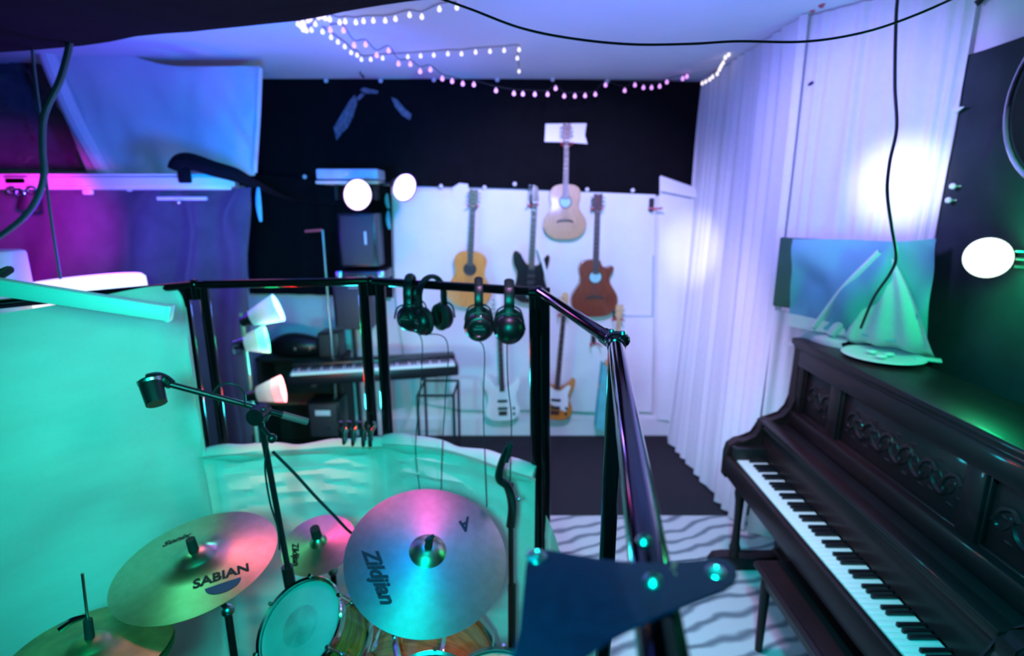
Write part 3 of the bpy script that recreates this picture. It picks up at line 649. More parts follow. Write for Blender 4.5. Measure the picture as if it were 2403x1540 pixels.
def disc_mesh(R, half=False, stripes=0):
    bm = B(); me = bpy.data.meshes.new('d')
    n = 24; arc = [(R*math.cos(a), R*.75*math.sin(a)) for a in [-PI*k/n for k in range(n+1)]]
    vs = [bm.verts.new((x, y, 0)) for x, y in arc]; bm.faces.new(vs); bm.to_mesh(me); bm.free(); return me
def cymbal(label, c, n, xdir, R, bell, cup_h, m='brass', name='cymbal'):
    mt = basis(c, n, xdir); t = thing(name, label, 'cymbal', mtx=mt)
    pr = cprof(R, bell, cup_h); z0 = R*.10*0
    off_ = R*.05  # so that the rim lies at the fitted ring
    full = pr + [(R, -.0015)] + [(r, z-.0015) for r, z in reversed(pr[1:-1])] + [(.008, pr[0][1]-.0015)]
    bm = B(); lathe(bm, full, seg=96)
    o = obj('cymbal_body', bm, M[m], t, local=True, smooth=30)
    return t, pr, mt
def stand(label, c, n, foot, ztop_off=.04, sleeve=(.012,.045), boom=None, wing=True, rod=0, lr=.27):
    """cymbal stand: tube, tilter, sleeve, wing nut, tripod"""
    n = V(n).normalized(); c = V(c); foot = V(foot)
    t = thing('cymbal_stand', label, 'stand', foot, group=None)
    top = c - n*.05
    knee = V((foot.x, foot.y, max(.5, top.z-.15))) if boom is None else V(boom)
    obj('pole', cyl(B(), (foot.x, foot.y, .12), knee, .0115), M['black_plastic'], t)
    obj('lower_tube', cyl(B(), (foot.x, foot.y, .10), (foot.x, foot.y, knee.z*.55), .016), M['black_plastic'], t)
    obj('boom_arm', cyl(B(), knee, top, .008), M['black_plastic'], t)
    bm = B(); ball(bm, knee, .02); obj('tilter', bm, M['steel'], t)
    for k in range(3):
        a = 2*PI*k/3+.5; e = V((foot.x+lr*math.cos(a), foot.y+lr*math.sin(a), .012))
        bm = B(); cyl(bm, (foot.x, foot.y, .38), e, .009); ball(bm, e, .012); obj('leg', bm, M['black_plastic'], t)
    hz = pr_top(c, n)
    bm = B(); cyl(bm, top, c+n*(hz+.012), .005); obj('rod', bm, M['steel'], t)
    bm = B(); cyl(bm, c+n*(hz+.001), c+n*(hz+.001+sleeve[1]), sleeve[0], sleeve[0]*.92, 24); obj('felt_sleeve', bm, M['black_matte'], t)
    if wing:
        bm = B(); tp = c+n*(hz+sleeve[1]+.004); cyl(bm, tp-n*.004, tp+n*.006, .007)
        s_ = n.orthogonal().normalized()
        for k in (-1, 1): ball(bm, tp+s_*k*.011+n*.004, .007, (1,.8,1), 8)
        obj('wing_nut', bm, M['black_matte'], t)
    if rod: obj('pull_rod', cyl(B(), c, c+n*rod, .0035), M['steel'], t)
    return t
CUR = [None]
def pr_top(c, n): return CUR[0]

# crash with SABIAN lettering
Rs = .225; t, pr, mt = cymbal('wide crash cymbal with block lettering above a dark half-disc, left of the kit', (-.951,1.418,1.047), (-.044,-.131,.99), (1,0,0), Rs, .058, .022)
decal('logo_lettering', text_mesh('SABIAN', .043), pr, t, .112, -.070, .50, M['ink'])
decal('logo_half_disc', disc_mesh(.046), pr, t, .128, -.094, .50, M['ink2'])
decal('series_lettering', text_mesh('Sonix', .034, .4), pr, t, -.115, .085, .55, M['ink'])
CUR[0] = pr[0][1]; stand('black cymbal stand under the crash cymbal with the half-disc mark', (-.951,1.418,1.047), (-.044,-.131,.99), (-.90,1.45,0), sleeve=(.014,.04), wing=False)
# ride
t, pr, mt = cymbal('largest cymbal, with slanted black script, at the centre of the kit', (-.27,1.497,1.011), (.171,-.369,.914), (1,.0,0), .255, .056, .024)
decal('logo_lettering', text_mesh('Zildjian', .062, .5), pr, t, -.140, -.082, -1.05, M['ink'])
decal('initial_mark', text_mesh('A', .060, .6), pr, t, .118, .125, -2.4, M['ink'])
CUR[0] = pr[0][1]; stand('black cymbal stand under the large ride cymbal', (-.27,1.497,1.011), (.171,-.369,.914), (-.33,1.93,0), sleeve=(.013,.036), boom=(-.33,1.93,.8), lr=.12)
# splash with bell
t, pr, mt = cymbal('small splash cymbal with conical sheen between crash and ride', (-.706,1.731,.889), (.003,-.323,.946), (1,0,0), .13, .03, .028)
decal('logo_lettering', text_mesh('Zildjian', .032, .35), pr, t, -.07, -.045, -1.2, M['ink'])
CUR[0] = pr[0][1]; stand('black cymbal stand under the small splash cymbal', (-.706,1.731,.889), (.003,-.323,.946), (-.706,1.84,0), sleeve=(.018,.045), wing=False)
# hi-hat pair
for k, l in ((0, 'upper hi-hat cymbal at the lower left corner'), (1, 'lower hi-hat cymbal beneath the upper one')):
    hc = V((-1.084,1.157,.98-.03*k)); cymbal(l, hc if k == 0 else hc, (.034,.052,.998) if k == 0 else (-.034,-.052,-.998), (1,0,0), .18, .05, .020, 'brass2', 'hi_hat_cymbal')
CUR[0] = .018+.02
st = stand('hi-hat stand with upright pull rod and chrome clutch', (-1.084,1.157,.98), (.034,.052,.998), (-1.06,1.15,0), sleeve=(.011,.05), wing=False, rod=.22)
tip = V((-1.084,1.157,.98))+V((.034,.052,.998))*.10
obj('clutch_wing', tube(B(), [tip, tip+V((-.03,-.01,-.005)), tip+V((-.055,-.02,-.02))], .008, 8, 4, rs=lambda t: .006+.005*t), M['chrome'], st)

# ------------------------------------------------------------ drums
def drum(name, label, c, n, R, depth, head_m='head', shell='amber', lugs=6, patch=True):
    mt = basis(c, n, (1,0,0)); t = thing(name, label, 'drum', mtx=mt)
    obj('shell', lathe(B(), [(R*.97,-.012),(R*.97,-depth),(R*.94,-depth),(R*.94,-.012)], seg=64), M[shell], t, local=True)
    obj('drum_head', lathe(B(), [(0,.0),(R*.9,.0),(R*.955,-.003),(R*.97,-.012)], seg=64), M[head_m], t, local=True)
    if patch: obj('head_dot', lathe(B(), [(0,.0008),(R*.42,.0008),(R*.43,0)], seg=40), mat('worn_dot', (.31,.35,.35), .5, noise_amt=.4, nscale=14), t, local=True)
    for z in (0, -depth):
        sgn = 1 if z == 0 else -1
        obj('hoop', lathe(B(), [(R*.965,.008*sgn+z),(R*1.02,.012*sgn+z),(R*1.04,.006*sgn+z),(R*1.02,-.004*sgn+z),(R*1.03,-.018*sgn+z),(R*.985,-.02*sgn+z),(R*.965,.008*sgn+z)], seg=64), M['chrome'], t, local=True)
    for k in range(lugs):
        a = 2*PI*(k+.5)/lugs; x, y = R*1.03*math.cos(a), R*1.03*math.sin(a)
        bm = B(); cyl(bm, (x, y, .012), (x, y, -depth*.42), .0035, seg=8); cyl(bm, (x, y, .008), (x, y, .018), .006, seg=6); obj('tension_rod', bm, M['chrome'], t, local=True)
        bm = B(); box(bm, (R*1.005*math.cos(a), R*1.005*math.sin(a), -depth*.5), (.03,.016,min(.09,depth*.4)), RZ(a), bevel=.005); obj('lug', bm, M['chrome'], t, local=True)
    return t
drum('tom_drum', 'tilted tom drum with worn teal-lit head in front of the splash cymbal', (-.606,1.301,.924), (-.316,-.505,.803), .13, .17)
drum('tom_drum', 'second tom drum tucked below the ride cymbal at the bottom edge', (-.22,1.13,.80), (.05,-.35,.93), .155, .20)
t = drum('bass_drum', 'amber bass drum lying on its side under the toms', (-.36,1.80,.31), (0,1,0), .30, .42, lugs=8, patch=False)
drum('floor_tom', 'amber floor tom at the bottom, right of the second tom', (.0-.03,1.30,.66), (.15,-.15,.97), .165, .36, patch=False)
# tom holder
t = thing('tom_holder', 'chrome tube holding the two toms over the bass drum', 'holder', (-.40,1.55,.6))
bm = B(); tube(bm, [V((-.40,1.58,.60)), V((-.41,1.52,.74)), V((-.50,1.44,.80))], .011); tube(bm, [V((-.40,1.58,.60)), V((-.39,1.5,.70)), V((-.33,1.33,.70))], .011); cyl(bm, (-.40,1.58,.56), (-.40,1.58,.66), .02); obj('arm', bm, M['chrome'], t)
# snare on the left bottom
drum('snare_drum', 'chrome snare drum low between crash and tom', (-.72,1.08,.62), (-.05,-.1,1), .17, .13, shell='steel')

# ------------------------------------------------------------ boom mic stands
def tripod(t, foot, h, m='black_plastic'):
    for k in range(3):
        a = 2*PI*k/3+.2; e = V((foot.x+.28*math.cos(a), foot.y+.28*math.sin(a), .011))
        bm = B(); cyl(bm, (foot.x, foot.y, h), e, .007, seg=12); ball(bm, e, .011, seg=10); obj('leg', bm, M[m], t)
top = V((-.755,1.5,1.49)); foot = V((-.66,1.50,0))
t = thing('mic_stand', 'black boom stand with an empty mic clip over the left panel', 'mic stand', foot)
obj('pole', cyl(B(), foot+V((0,0,.1)), top, .009), M['black_plastic'], t)
obj('lower_tube', cyl(B(), foot+V((0,0,.08)), foot.lerp(top,.6), .0125), M['black_plastic'], t)
obj('clutch', cyl(B(), foot.lerp(top,.58), foot.lerp(top,.65), .018), M['black_plastic'], t)
tripod(t, foot, .22)
b0, b1 = PS(398,902,1.5), PS(722,990,1.68)
obj('boom', cyl(B(), b0, b1, .0085), M['black_plastic'], t)
obj('counterweight', cyl(B(), b0.lerp(b1,.80), b1, .011), M['pink'], t)
bm = B(); cyl(bm, top+V((0,-.03,.0)), top+V((0,.03,.0)), .026); box(bm, top, (.05,.03,.05), bevel=.01); obj('swivel', bm, M['black_plastic'], t)
bm = B(); cyl(bm, top+V((.02,-.03,-.03)), top+V((.05,-.05,-.05)), .006); ball(bm, top+V((.055,-.052,-.055)), .014); obj('knob', bm, M['black_plastic'], t)
hd = PS(372,893,1.49); e_ = PS(362,938,1.47)
cl = obj('mic_clip', cyl(B(), PS(352,893,1.48), PS(368,948,1.46), .030, .026, 28), M['black_plastic'], t)
obj('clip_band', cyl(B(), PS(351,889,1.48), PS(354,899,1.48), .0315, .0315, 28), M['steel'], cl)
bm = B(); tube(bm, [PS(350,893,1.485), PS(368,888,1.49), PS(385,892,1.5), PS(402,903,1.5)], .018, 10, 6, rs=lambda t: .020-.006*t); obj('clip_joint', bm, M['black_plastic'], t)
bm = B(); tube(bm, [PS(500,925,1.52), PS(515,905,1.5), PS(545,901,1.5), PS(572,920,1.53), PS(575,950,1.56)], .003); obj('cable_loop', bm, M['cable'], t)
cable('mic_cable', [PS(640,1060,1.72), PS(690,1110,1.75), PS(740,1165,1.78), PS(782,1208,1.8), PS(830,1255,1.86), PS(900,1290,1.95), V((-.35,1.75,.62))], .005, M['cable'], 'black cable running diagonally behind the splash cymbal')
cable('stand_cable', [PS(628,1040,1.6), PS(622,1100,1.62), PS(634,1180,1.64), PS(652,1240,1.66), PS(656,1290,1.68)], .003, M['cable'], 'thin cable hanging against the boom stand pole')
foot = V((.0,1.75,0)); t = thing('mic_stand', 'black wrapped stand with small mic right of the ride cymbal', 'mic stand', foot)
obj('pole', cyl(B(), foot+V((0,0,.05)), (-.005,1.75,1.12), .010), M['black_plastic'], t)
obj('lower_tube', cyl(B(), foot+V((0,0,.05)), (0,1.75,.70), .0155), M['black_plastic'], t)
tripod(t, foot, .25)
bm = B(); cz = V((-.005,1.75,1.10)); tube(bm, [cz+V((.0,0,-.15)), cz+V((.006,-.01,-.06)), cz+V((-.01,-.02,.02)), cz+V((-.04,-.02,.05)), cz+V((-.035,-.02,.10)), cz+V((-.01,-.02,.17))], .014, 10, 6, rs=lambda t: .017-.004*t); obj('gooseneck', bm, M['black_plastic'], t)
bm = B(); cyl(bm, cz+V((-.02,-.02,.12)), cz+V((.0,-.02,.19)), .014, .012); obj('microphone', bm, M['black_matte'], t)
obj('knob', ball(B(), cz+V((.03,-.02,-.03)), .008), M['chrome'], t); obj('knob', ball(B(), cz+V((-.008,-.025,-.005)), .006), M['chrome'], t)

# ------------------------------------------------------------ guitars
def mirror(pts): return pts + [(-x, y) for x, y in reversed(pts) if x > 1e-6]
def smooth2(pts, n=5): return [(p.x, p.y) for p in catmull([V((x, y, 0)) for x, y in pts], n, True)]
ACO = smooth2([(0,0),(.09,.008),(.155,.045),(.193,.11),(.188,.18),(.145,.25),(.122,.30),(.135,.36),(.138,.42),(.105,.47),(.05,.487),(0,.49),(-.05,.487),(-.105,.47),(-.138,.42),(-.135,.36),(-.122,.30),(-.145,.25),(-.188,.18),(-.193,.11),(-.155,.045),(-.09,.008)])
CUT = smooth2([(0,0),(.09,.008),(.155,.045),(.19,.11),(.185,.18),(.145,.25),(.118,.30),(.125,.35),(.150,.40),(.135,.425),(.09,.405),(.05,.43),(.035,.47),(0,.475),(-.05,.475),(-.105,.46),(-.135,.41),(-.130,.36),(-.118,.30),(-.145,.25),(-.185,.18),(-.19,.11),(-.155,.045),(-.09,.008)])
STR = smooth2([(0,0),(.08,.005),(.135,.05),(.15,.12),(.125,.19),(.115,.25),(.14,.32),(.155,.40),(.135,.43),(.105,.395),(.06,.345),(.02,.33),(-.03,.335),(-.07,.38),(-.10,.43),(-.145,.455),(-.165,.42),(-.155,.34),(-.125,.27),(-.13,.19),(-.155,.11),(-.14,.045),(-.08,.005)])
def guitar(name, label, topx, topy, botx, boty, kind, body_m, Lh=1.0, side_m=None, neck_m='neckw', board_m='rosew', head_m=None, head='slot', pegs=6, flip=1, guard=None, hole=None, Yp=4.47, group='guitars and basses on the back wall'):
    a, b = P(botx, boty, Yp), P(topx, topy, Yp)
    L = (b-a).length; up = (b-a).normalized(); nrm = V((0,-1,0)); nrm = (nrm-up*nrm.dot(up)).normalized(); x = up.cross(nrm)
    m = Matrix((x, up, nrm)).transposed().to_4x4(); m = Matrix.Translation(a) @ m @ Matrix.Scale(L, 4)
    t = thing(name, label, 'guitar' if 'bass' not in name and 'uku' not in name else name.split('_')[0] if 'uku' in name else 'bass guitar', mtx=m, group=group)
    out = {'aco': ACO, 'cut': CUT, 'str': STR, 'bass': [(x_*.88, y_*.80) for x_, y_ in STR], 'uke': [(x_*.8, y_*.85) for x_, y_ in ACO]}[kind]
    aco = kind in ('aco', 'cut', 'uke'); hy = max(y for _, y in out if abs(_) < .03) if aco else {'str': .335, 'bass': .27}[kind]
    dpt = .095 if aco else .042
    out = [(px*flip, py) for px, py in out]
    bm = B(); prism(bm, out, -dpt, -.004, bevel=.003 if aco else .010)
    obj('body', bm, M[side_m or body_m], t, local=True)
    bm = B(); prism(bm, [(px*.985, .24+(py-.24)*.985) for px, py in out], -.004, .0)
    obj('body_top', bm, M[body_m], t, local=True)
    ny = .865 if kind != 'bass' else .83
    fy = .36 if aco else .30
    if kind == 'bass': fy = .25
    wn = .024 if kind != 'bass' else .019
    bm = B(); prism(bm, [(-wn,hy-.03),(wn,hy-.03),(wn*.85,ny),(-wn*.85,ny)], -.020, .004); obj('neck', bm, M[neck_m], t, local=True)
    bm = B(); prism(bm, [(-wn*1.02,fy),(wn*1.02,fy),(wn*.86,ny),(-wn*.86,ny)], .004, .009); fb = obj('fretboard', bm, M[board_m], t, local=True)
    bm = B()
    for k in range(16):
        yy = fy + (ny-fy)*(1-.5**(k*1.6/12))/(1-.5**(16*1.6/12)) ; yy = ny-(yy-fy); box(bm, (0, yy, .0095), (wn*1.85, .0016, .0012))
    obj('fret', bm, M['string'], fb, local=True)
    hm = head_m or body_m
    if head == 'slot': hp = [(-.026,ny),(.026,ny),(.034,ny+.03),(.036,1.0),(.012,1.0),(0,.994),(-.012,1.0),(-.036,1.0),(-.034,ny+.03)]
    else: hp = [(-.022,ny),(.022,ny),(.034,ny+.02),(.030,ny+.05),(.020,.985),(.0,1.0),(-.022,.992),(-.030,.96),(-.026,ny+.03)]
    bm = B(); prism(bm, [(x_*flip, y_) for x_, y_ in hp], -.012, .004); hs = obj('headstock', bm, M[hm], t, local=True)
    for k in range(pegs):
        if head == 'slot': s = 1 if k % 2 else -1; yy = ny+.035+(k//2)*.035*(1 if pegs == 6 else 1.3)
        else: s = -flip; yy = ny+.025+k*.022*(6/pegs)
        bm = B(); cyl(bm, (s*.026, yy, -.004), (s*.046, yy, -.004), .0035, seg=8); ball(bm, (s*.051, yy, -.004), .009, (1,.8,.5), 10); cyl(bm, (s*.016, yy, .0), (s*.016, yy, .012), .0045, seg=8)
        obj('tuning_peg', bm, M['chrome'], t, local=True)
    if aco:
        obj('rosette', lathe(B(), [(.046,.0),(.049,.0015),(.056,.0015),(.058,0)], Matrix.Translation(V((0,.335,0))), 40), M['rosew'], t, local=True)
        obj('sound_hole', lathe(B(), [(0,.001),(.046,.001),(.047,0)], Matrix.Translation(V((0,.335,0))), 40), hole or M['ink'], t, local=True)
        bm = B(); prism(bm, smooth2([(-.072,.150),(-.04,.158),(0,.160),(.04,.158),(.072,.150),(.078,.162),(.045,.178),(0,.180),(-.045,.178),(-.078,.162)], 3), 0, .010); obj('bridge', bm, M['rosew'], t, local=True)
    else:
        if guard:
            gp = smooth2([(.10,.10),(.11,.20),(.10,.27),(.115,.35),(.085,.355),(.03,.30),(-.03,.315),(-.08,.37),(-.12,.40),(-.12,.33),(-.085,.26),(-.07,.20),(-.03,.16),(.03,.12)], 4)
            if kind == 'bass': gp = [(x_*.88, y_*.80) for x_, y_ in gp]
            bm = B(); prism(bm, [(x_*flip, y_) for x_, y_ in gp], 0, .004); obj('pickguard', bm, guard, t, local=True)
        for yy in ((.13,.185,.24) if kind == 'str' else (.105,.165)):
            bm = B(); box(bm, (0, yy, .006), (.075,.020,.010), bevel=.003); obj('pickup', bm, M['ink'], t, local=True)
        bm = B(); box(bm, (0, .065, .006), (.065,.035,.010), bevel=.003); obj('bridge', bm, M['steel'] if kind == 'str' else M['rosew'], t, local=True)
        for k in range(2): obj('control_knob', cyl(B(), (.085*flip, .06+.045*k, 0), (.085*flip, .06+.045*k, .014), .010, seg=14), M['ink'], t, local=True)
    bm = B(); ns = {6:6,4:4}[pegs]; y0 = .165 if aco else .07
    for k in range(ns):
        f = (k/(ns-1)-.5)*2; cyl(bm, (f*.027*(.8 if kind == 'bass' else 1), y0, .012), (f*wn*.7, ny, .011), .0007, seg=4)
    obj('strings', bm, M['string'], t, local=True)
    return t, m
lit_hole_disc = mat('teal_hole_light', (.30,.62,.62), .5)  # teal light inside the sound hole, painted as a pale disc
guitar('acoustic_guitar', 'natural wood acoustic guitar hung highest, headstock over a white plate', 1330, 291, 1325, 562, 'aco', 'spruce', head_m='red_head', board_m='rosew', hole=lit_hole_disc)
guitar('acoustic_guitar', 'honey orange acoustic guitar hanging leftmost, half behind the headphones', 1112, 445, 1098, 722, 'aco', 'honey', head_m='red_head')
guitar('acoustic_guitar', 'dark red mahogany cutaway acoustic guitar hanging rightmost', 1404, 455, 1394, 744, 'cut', 'mahog', head_m='red_head', hole=lit_hole_disc)
guitar('electric_guitar', 'black electric guitar hanging between the honey and natural acoustics', 1257, 436, 1243, 712, 'str', 'black_gl', head_m='red_head', head='side', side_m='sunburst', guard=M['black_gl'])
guitar('bass_guitar', 'white bass guitar with dark neck standing low under the headphones', 1170, 690, 1181, 988, 'bass', 'white_gloss', head_m='white_gloss', head='side', pegs=4, neck_m='neckw')
guitar('bass_guitar', 'orange-edged bass guitar with white pickguard low beside the corner post', 1328, 686, 1300, 986, 'bass', 'sunburst', head_m='maple', head='side', pegs=4, neck_m='maple', guard=M['white_gloss'], board_m='rosew')
guitar('ukulele', 'small pale-necked ukulele hanging behind the booth corner joint', 1454, 716, 1440, 935, 'uke', 'honey', head_m='maple', pegs=4, board_m='maple')
# guard strap on the black electric
meta(obj('guitar_strap', tube(B(), [P(1262,575,4.42), P(1270,600,4.40), P(1280,640,4.40), P(1284,665,4.43)], .012, 6, 5), M['white_plastic']), 'pale strap hanging across the black electric guitar', 'strap')
# hangers
for i, (x, y, l) in enumerate([(1330,338,'wall hanger holding the highest natural guitar'),(1110,484,'wall hanger holding the honey guitar'),(1400,490,'wall hanger holding the mahogany guitar'),(1250,482,'wall hanger holding the black electric guitar'),(1538,490,'empty black wall hanger with red padded fork at right'),(1176,745,'wall hanger holding the white bass'),(1322,742,'wall hanger holding the orange-edged bass'),(1450,752,'wall hanger holding the ukulele'),(1398,812,'empty hook with pale loop below the mahogany guitar')]):
    p = P(x, y, 4.44); t = thing('wall_hanger', l, 'hanger', V((p.x, 4.6, p.z)), group='instrument hangers')
    bm = B(); box(bm, V((p.x, 4.575, p.z+.03)), (.04,.03,.11), bevel=.008); cyl(bm, V((p.x, 4.57, p.z+.01)), V((p.x, 4.53, p.z)), .008); obj('bracket', bm, M['black_matte'], t)
    bm = B(); tube(bm, [V((p.x-.042, 4.40, p.z+.006)), V((p.x-.040, 4.47, p.z)), V((p.x-.026, 4.53, p.z-.002)), V((p.x+.026, 4.53, p.z-.002)), V((p.x+.040, 4.47, p.z)), V((p.x+.042, 4.40, p.z+.006))], .008, 8, 5); obj('fork', bm, M['pink'], t)
# white plate behind the top headstock
bm = B(); vs = [(1280,291),(1376,290),(1372,318),(1378,338),(1330,334),(1278,333)]
mt_ = Matrix(((1,0,0,0),(0,0,-1,0),(0,1,0,0),(0,0,0,1)))
prism(bm, [(P(x, y, 4.57).x, P(x, y, 4.57).z) for x, y in vs], -4.575, -4.56, mt_)
meta(obj('wall_plate', bm, M['white_plastic']), 'white rectangular plate on black cloth behind the highest guitar headstock', 'plate')
# faint shadow lines on the sheet, built as a thin pale blue tube
bm = B(); tube(bm, [P(1460,742,4.585), P(1530,742,4.585), P(1533,600,4.585)], .006, 6, 0)
meta(obj('sheet_shadow_line', bm, mat('shadow_line_blue', (.35,.45,.65), .7)), 'pale blue line painted as a shadow on the white sheet right of the ukulele', 'cord')
# teal folded board leaning at the wall
bm = B(); prism(bm, [(P(x, y, 4.5).x, P(x, y, 4.5).z) for x, y in [(1412,850),(1424,858),(1432,1012),(1396,1000),(1400,960)]], -4.56, -4.44, mt_)
t = meta(obj('leaning_bag', bm, M['teal_cloth']), 'narrow teal bag leaning at the wall behind the black posts', 'bag')

# ------------------------------------------------------------ digital keyboard on stand
KL, KR = V((-1.66,3.80,.86)), V((-.44,4.06,.86)); kd = (KR-KL); kl = kd.length; kx = kd.normalized()
km = Matrix((kx, V((0,0,1)).cross(kx), V((0,0,1)))).transposed().to_4x4(); km = Matrix.Translation(KL) @ km
t = thing('digital_keyboard', 'black digital keyboard with pale keys on a stand below the speakers', 'keyboard', mtx=km)
obj('case', box(B(), (kl/2, .16, -.05), (kl+.04, .30, .085), bevel=.015), M['black_plastic'], t, local=True)
obj('control_panel', box(B(), (kl/2, .235, .012), (kl+.02, .13, .05), bevel=.012), M['black_plastic'], t, local=True)
def keys(t, n, L, dep, wk, x0, y0, z0, bw=.55, wm='ivory', thick=.02, axis=0, bh=.012):
    pitch = L/n; g = .0012
    bm = B(); box(bm, (pitch/2, dep/2, 0), (pitch-g, dep, thick), bevel=.0015)
    w0 = obj('white_key', bm, M[wm], t, local=True)
    bm = B(); box(bm, (0, dep*.66, thick*.5+bh*.5), (pitch*bw, dep*.64, bh+.004), bevel=.0025)
    b0_ = obj('black_key', bm, M['ebony'], t, local=True)
    w0.location = (x0, y0, z0); pat = [1,0,1,1,0,1,1]  # after A? C D | F G A
    bi = 0
    for k in range(n):
        if k:
            c = w0.copy(); C.objects.link(c); c.parent = t; c.location = (x0+k*pitch, y0, z0)
        if k < n-1 and [1,0,1,1,0,1,1][k % 7]:
            if bi == 0: b0_.location = (x0+(k+1)*pitch, y0, z0)
            else: c = b0_.copy(); C.objects.link(c); c.parent = t; c.location = (x0+(k+1)*pitch, y0, z0)
            bi += 1
keys(t, 52, kl-.02, .15, 0, .01, .01, .0)
for s, x in ((0,.22),(1,kl-.22)):
    pass
t = thing('keyboard_stand', 'black double-braced stand under the digital keyboard', 'stand', (KL+KR)/2-V((0,0,.86)))
kc = (KL+KR)/2+V((-.05,.15,0))
for dx in (-.055,.055):
    obj('upright', cyl(B(), (kc.x+dx, kc.y, .0), (kc.x+dx, kc.y, .765), .016), M['black_matte'], t)
obj('foot_bar', box(B(), (kc.x, kc.y, .02), (.9,.05,.035), bevel=.008), M['black_matte'], t)
obj('top_bar', box(B(), (kc.x, kc.y, .74), (1.0,.05,.03), km.to_3x3(), bevel=.008), M['black_matte'], t)
for dx in (-.4,.4): obj('cross_arm', box(B(), (kc.x+dx, kc.y+dx*.2-.02, .76), (.04,.28,.02), bevel=.006), M['black_matte'], t)
# small metal stool frame at the right end
ta, tb = P(985,893,4.05), P(1070,888,4.12); hz = ta.z
t = thing('metal_stool', 'thin black square stool frame under the right end of the keyboard', 'stool', V(((ta.x+tb.x)/2, 4.15, 0)))
xs, ys = (ta.x, tb.x), (3.92, 4.28)
obj('seat_frame', tube(B(), [V((xs[0],ys[0],hz-.08)),V((xs[1],ys[0],hz-.08)),V((xs[1],ys[1],hz-.08)),V((xs[0],ys[1],hz-.08))], .011, 8, 0, closed=True), M['black_matte'], t)
for x in xs:
    for y in ys: obj('leg', cyl(B(), (x, y, 0), (x, y, hz-.08), .011, seg=10), M['black_matte'], t)
for x in xs: obj('stretcher', cyl(B(), (x, ys[0], .05), (x, ys[1], .05), .009, seg=10), M['black_matte'], t)
for y in ys: obj('stretcher', cyl(B(), (xs[0], y, .05), (xs[1], y, .05), .009, seg=10), M['black_matte'], t)

# ------------------------------------------------------------ speakers, mixer and shelf items
def speaker(label, x0, y0, x1, y1, Y, dep, name='speaker', grp=None):
    a, b = P(x0, y1, Y), P(x1, y0, Y); t = thing(name, label, 'speaker', V(((a.x+b.x)/2, Y+dep/2, a.z)), group=grp)
    w_, h_ = b.x-a.x, b.z-a.z; c = V(((a.x+b.x)/2, Y+dep/2, (a.z+b.z)/2))
    obj('cabinet', box(B(), c, (w_, dep, h_), bevel=.012), M['black_plastic'], t)
    obj('grille', box(B(), c+V((0,-dep/2-.004,0)), (w_*.84, .010, h_*.90), bevel=.004), M['grille'], t)
    return t, c, w_, h_
t, c, w_, h_ = speaker('tall grey-grilled speaker directly under the pink lamp', 799, 500, 880, 628, 4.18, .24)
obj('badge', box(B(), c+V((w_*.22,-.131,.02)), (.018,.004,.10), bevel=.001), mat('badge_silver', (.5,.6,.6), .4), t)
t, c, w_, h_ = speaker('square black speaker on a stand below the mixer', 786, 668, 868, 772, 4.14, .28)
obj('badge', box(B(), c+V((.03,-.150,h_*.43)), (.10,.004,.012), bevel=.001), mat('badge_grey', (.3,.3,.35), .4), t)
for dz in (-1, 1): obj('trim_strip', box(B(), c+V((0,-.143,dz*h_*.47)), (w_*.95,.008,.012)), M['grille'], t)
sp = c; sph = h_
t = thing('speaker_stand', 'pair of thin black poles carrying the square speaker', 'stand', V((sp.x, sp.y, 0)))
for dx in (-.05,.05): obj('pole', cyl(B(), (sp.x+dx+.01, sp.y, .03), (sp.x+dx, sp.y, sp.z-sph/2-.01), .016), M['black_matte'], t)
obj('base', box(B(), (sp.x, sp.y, .015), (.34,.34,.03), bevel=.008), M['black_matte'], t)
obj('top_plate', box(B(), (sp.x, sp.y, sp.z-sph/2-.009), (.2,.2,.016), bevel=.004), M['black_matte'], t)
ma, mb = P(790,664,4.10), P(900,634,4.10); mc = (ma+mb)/2
t = thing('audio_mixer', 'small mixer with bright knobs between the two stacked speakers', 'mixer', V((mc.x, 4.2, ma.z)))
obj('chassis', box(B(), (mc.x, 4.26, mc.z), (mb.x-ma.x, .30, .075), RX(0), bevel=.01), M['black_plastic'], t)
for s in (-1,1): obj('side_cheek', box(B(), (mc.x+s*(mb.x-ma.x)*.44, 4.11, mc.z), (.05,.04,.085), bevel=.01), M['steel'], t)
for k in range(10): obj('knob', cyl(B(), (ma.x+.07+k*.025, 4.115, mc.z-.012), (ma.x+.07+k*.025, 4.095, mc.z-.012), .008, seg=10), M['chrome'], t)
# shelf and pale flat box
ra, rb = P(742,421,4.15), P(886,396,4.15); rc = (ra+rb)/2
t = thing('wall_shelf', 'narrow shelf under the pale flat box', 'shelf', V((rc.x, 4.3, ra.z-.03)))
obj('board', box(B(), (rc.x, 4.34, ra.z-.022), (rb.x-ra.x, .42, .022), bevel=.004), M['bone'], t)
for s in (-1,1): obj('bracket', box(B(), (rc.x+s*.15, 4.44, ra.z-.09), (.02,.22,.12), bevel=.004), M['black_matte'], t)
t = thing('flat_console', 'pale flat electronic box with small star badge on the shelf', 'box', V((rc.x, 4.3, ra.z-.01)))
obj('case', box(B(), (rc.x, 4.27, rc.z+.0), (rb.x-ra.x, .24, rb.z-ra.z), bevel=.012), mat('pale_blue_plastic', (.45,.60,.72), .4, noise_amt=.15, nscale=12), t)
bm = B(); mstar = Matrix.Translation(V((rc.x, 4.148, rc.z))) @ mt_
prism(bm, [(math.cos(PI/2+k*PI/5)*(.020 if k % 2 == 0 else .009), math.sin(PI/2+k*PI/5)*(.020 if k % 2 == 0 else .009)) for k in range(10)], 0, .004, mstar)
obj('star_badge', bm, M['white_gloss'], t)
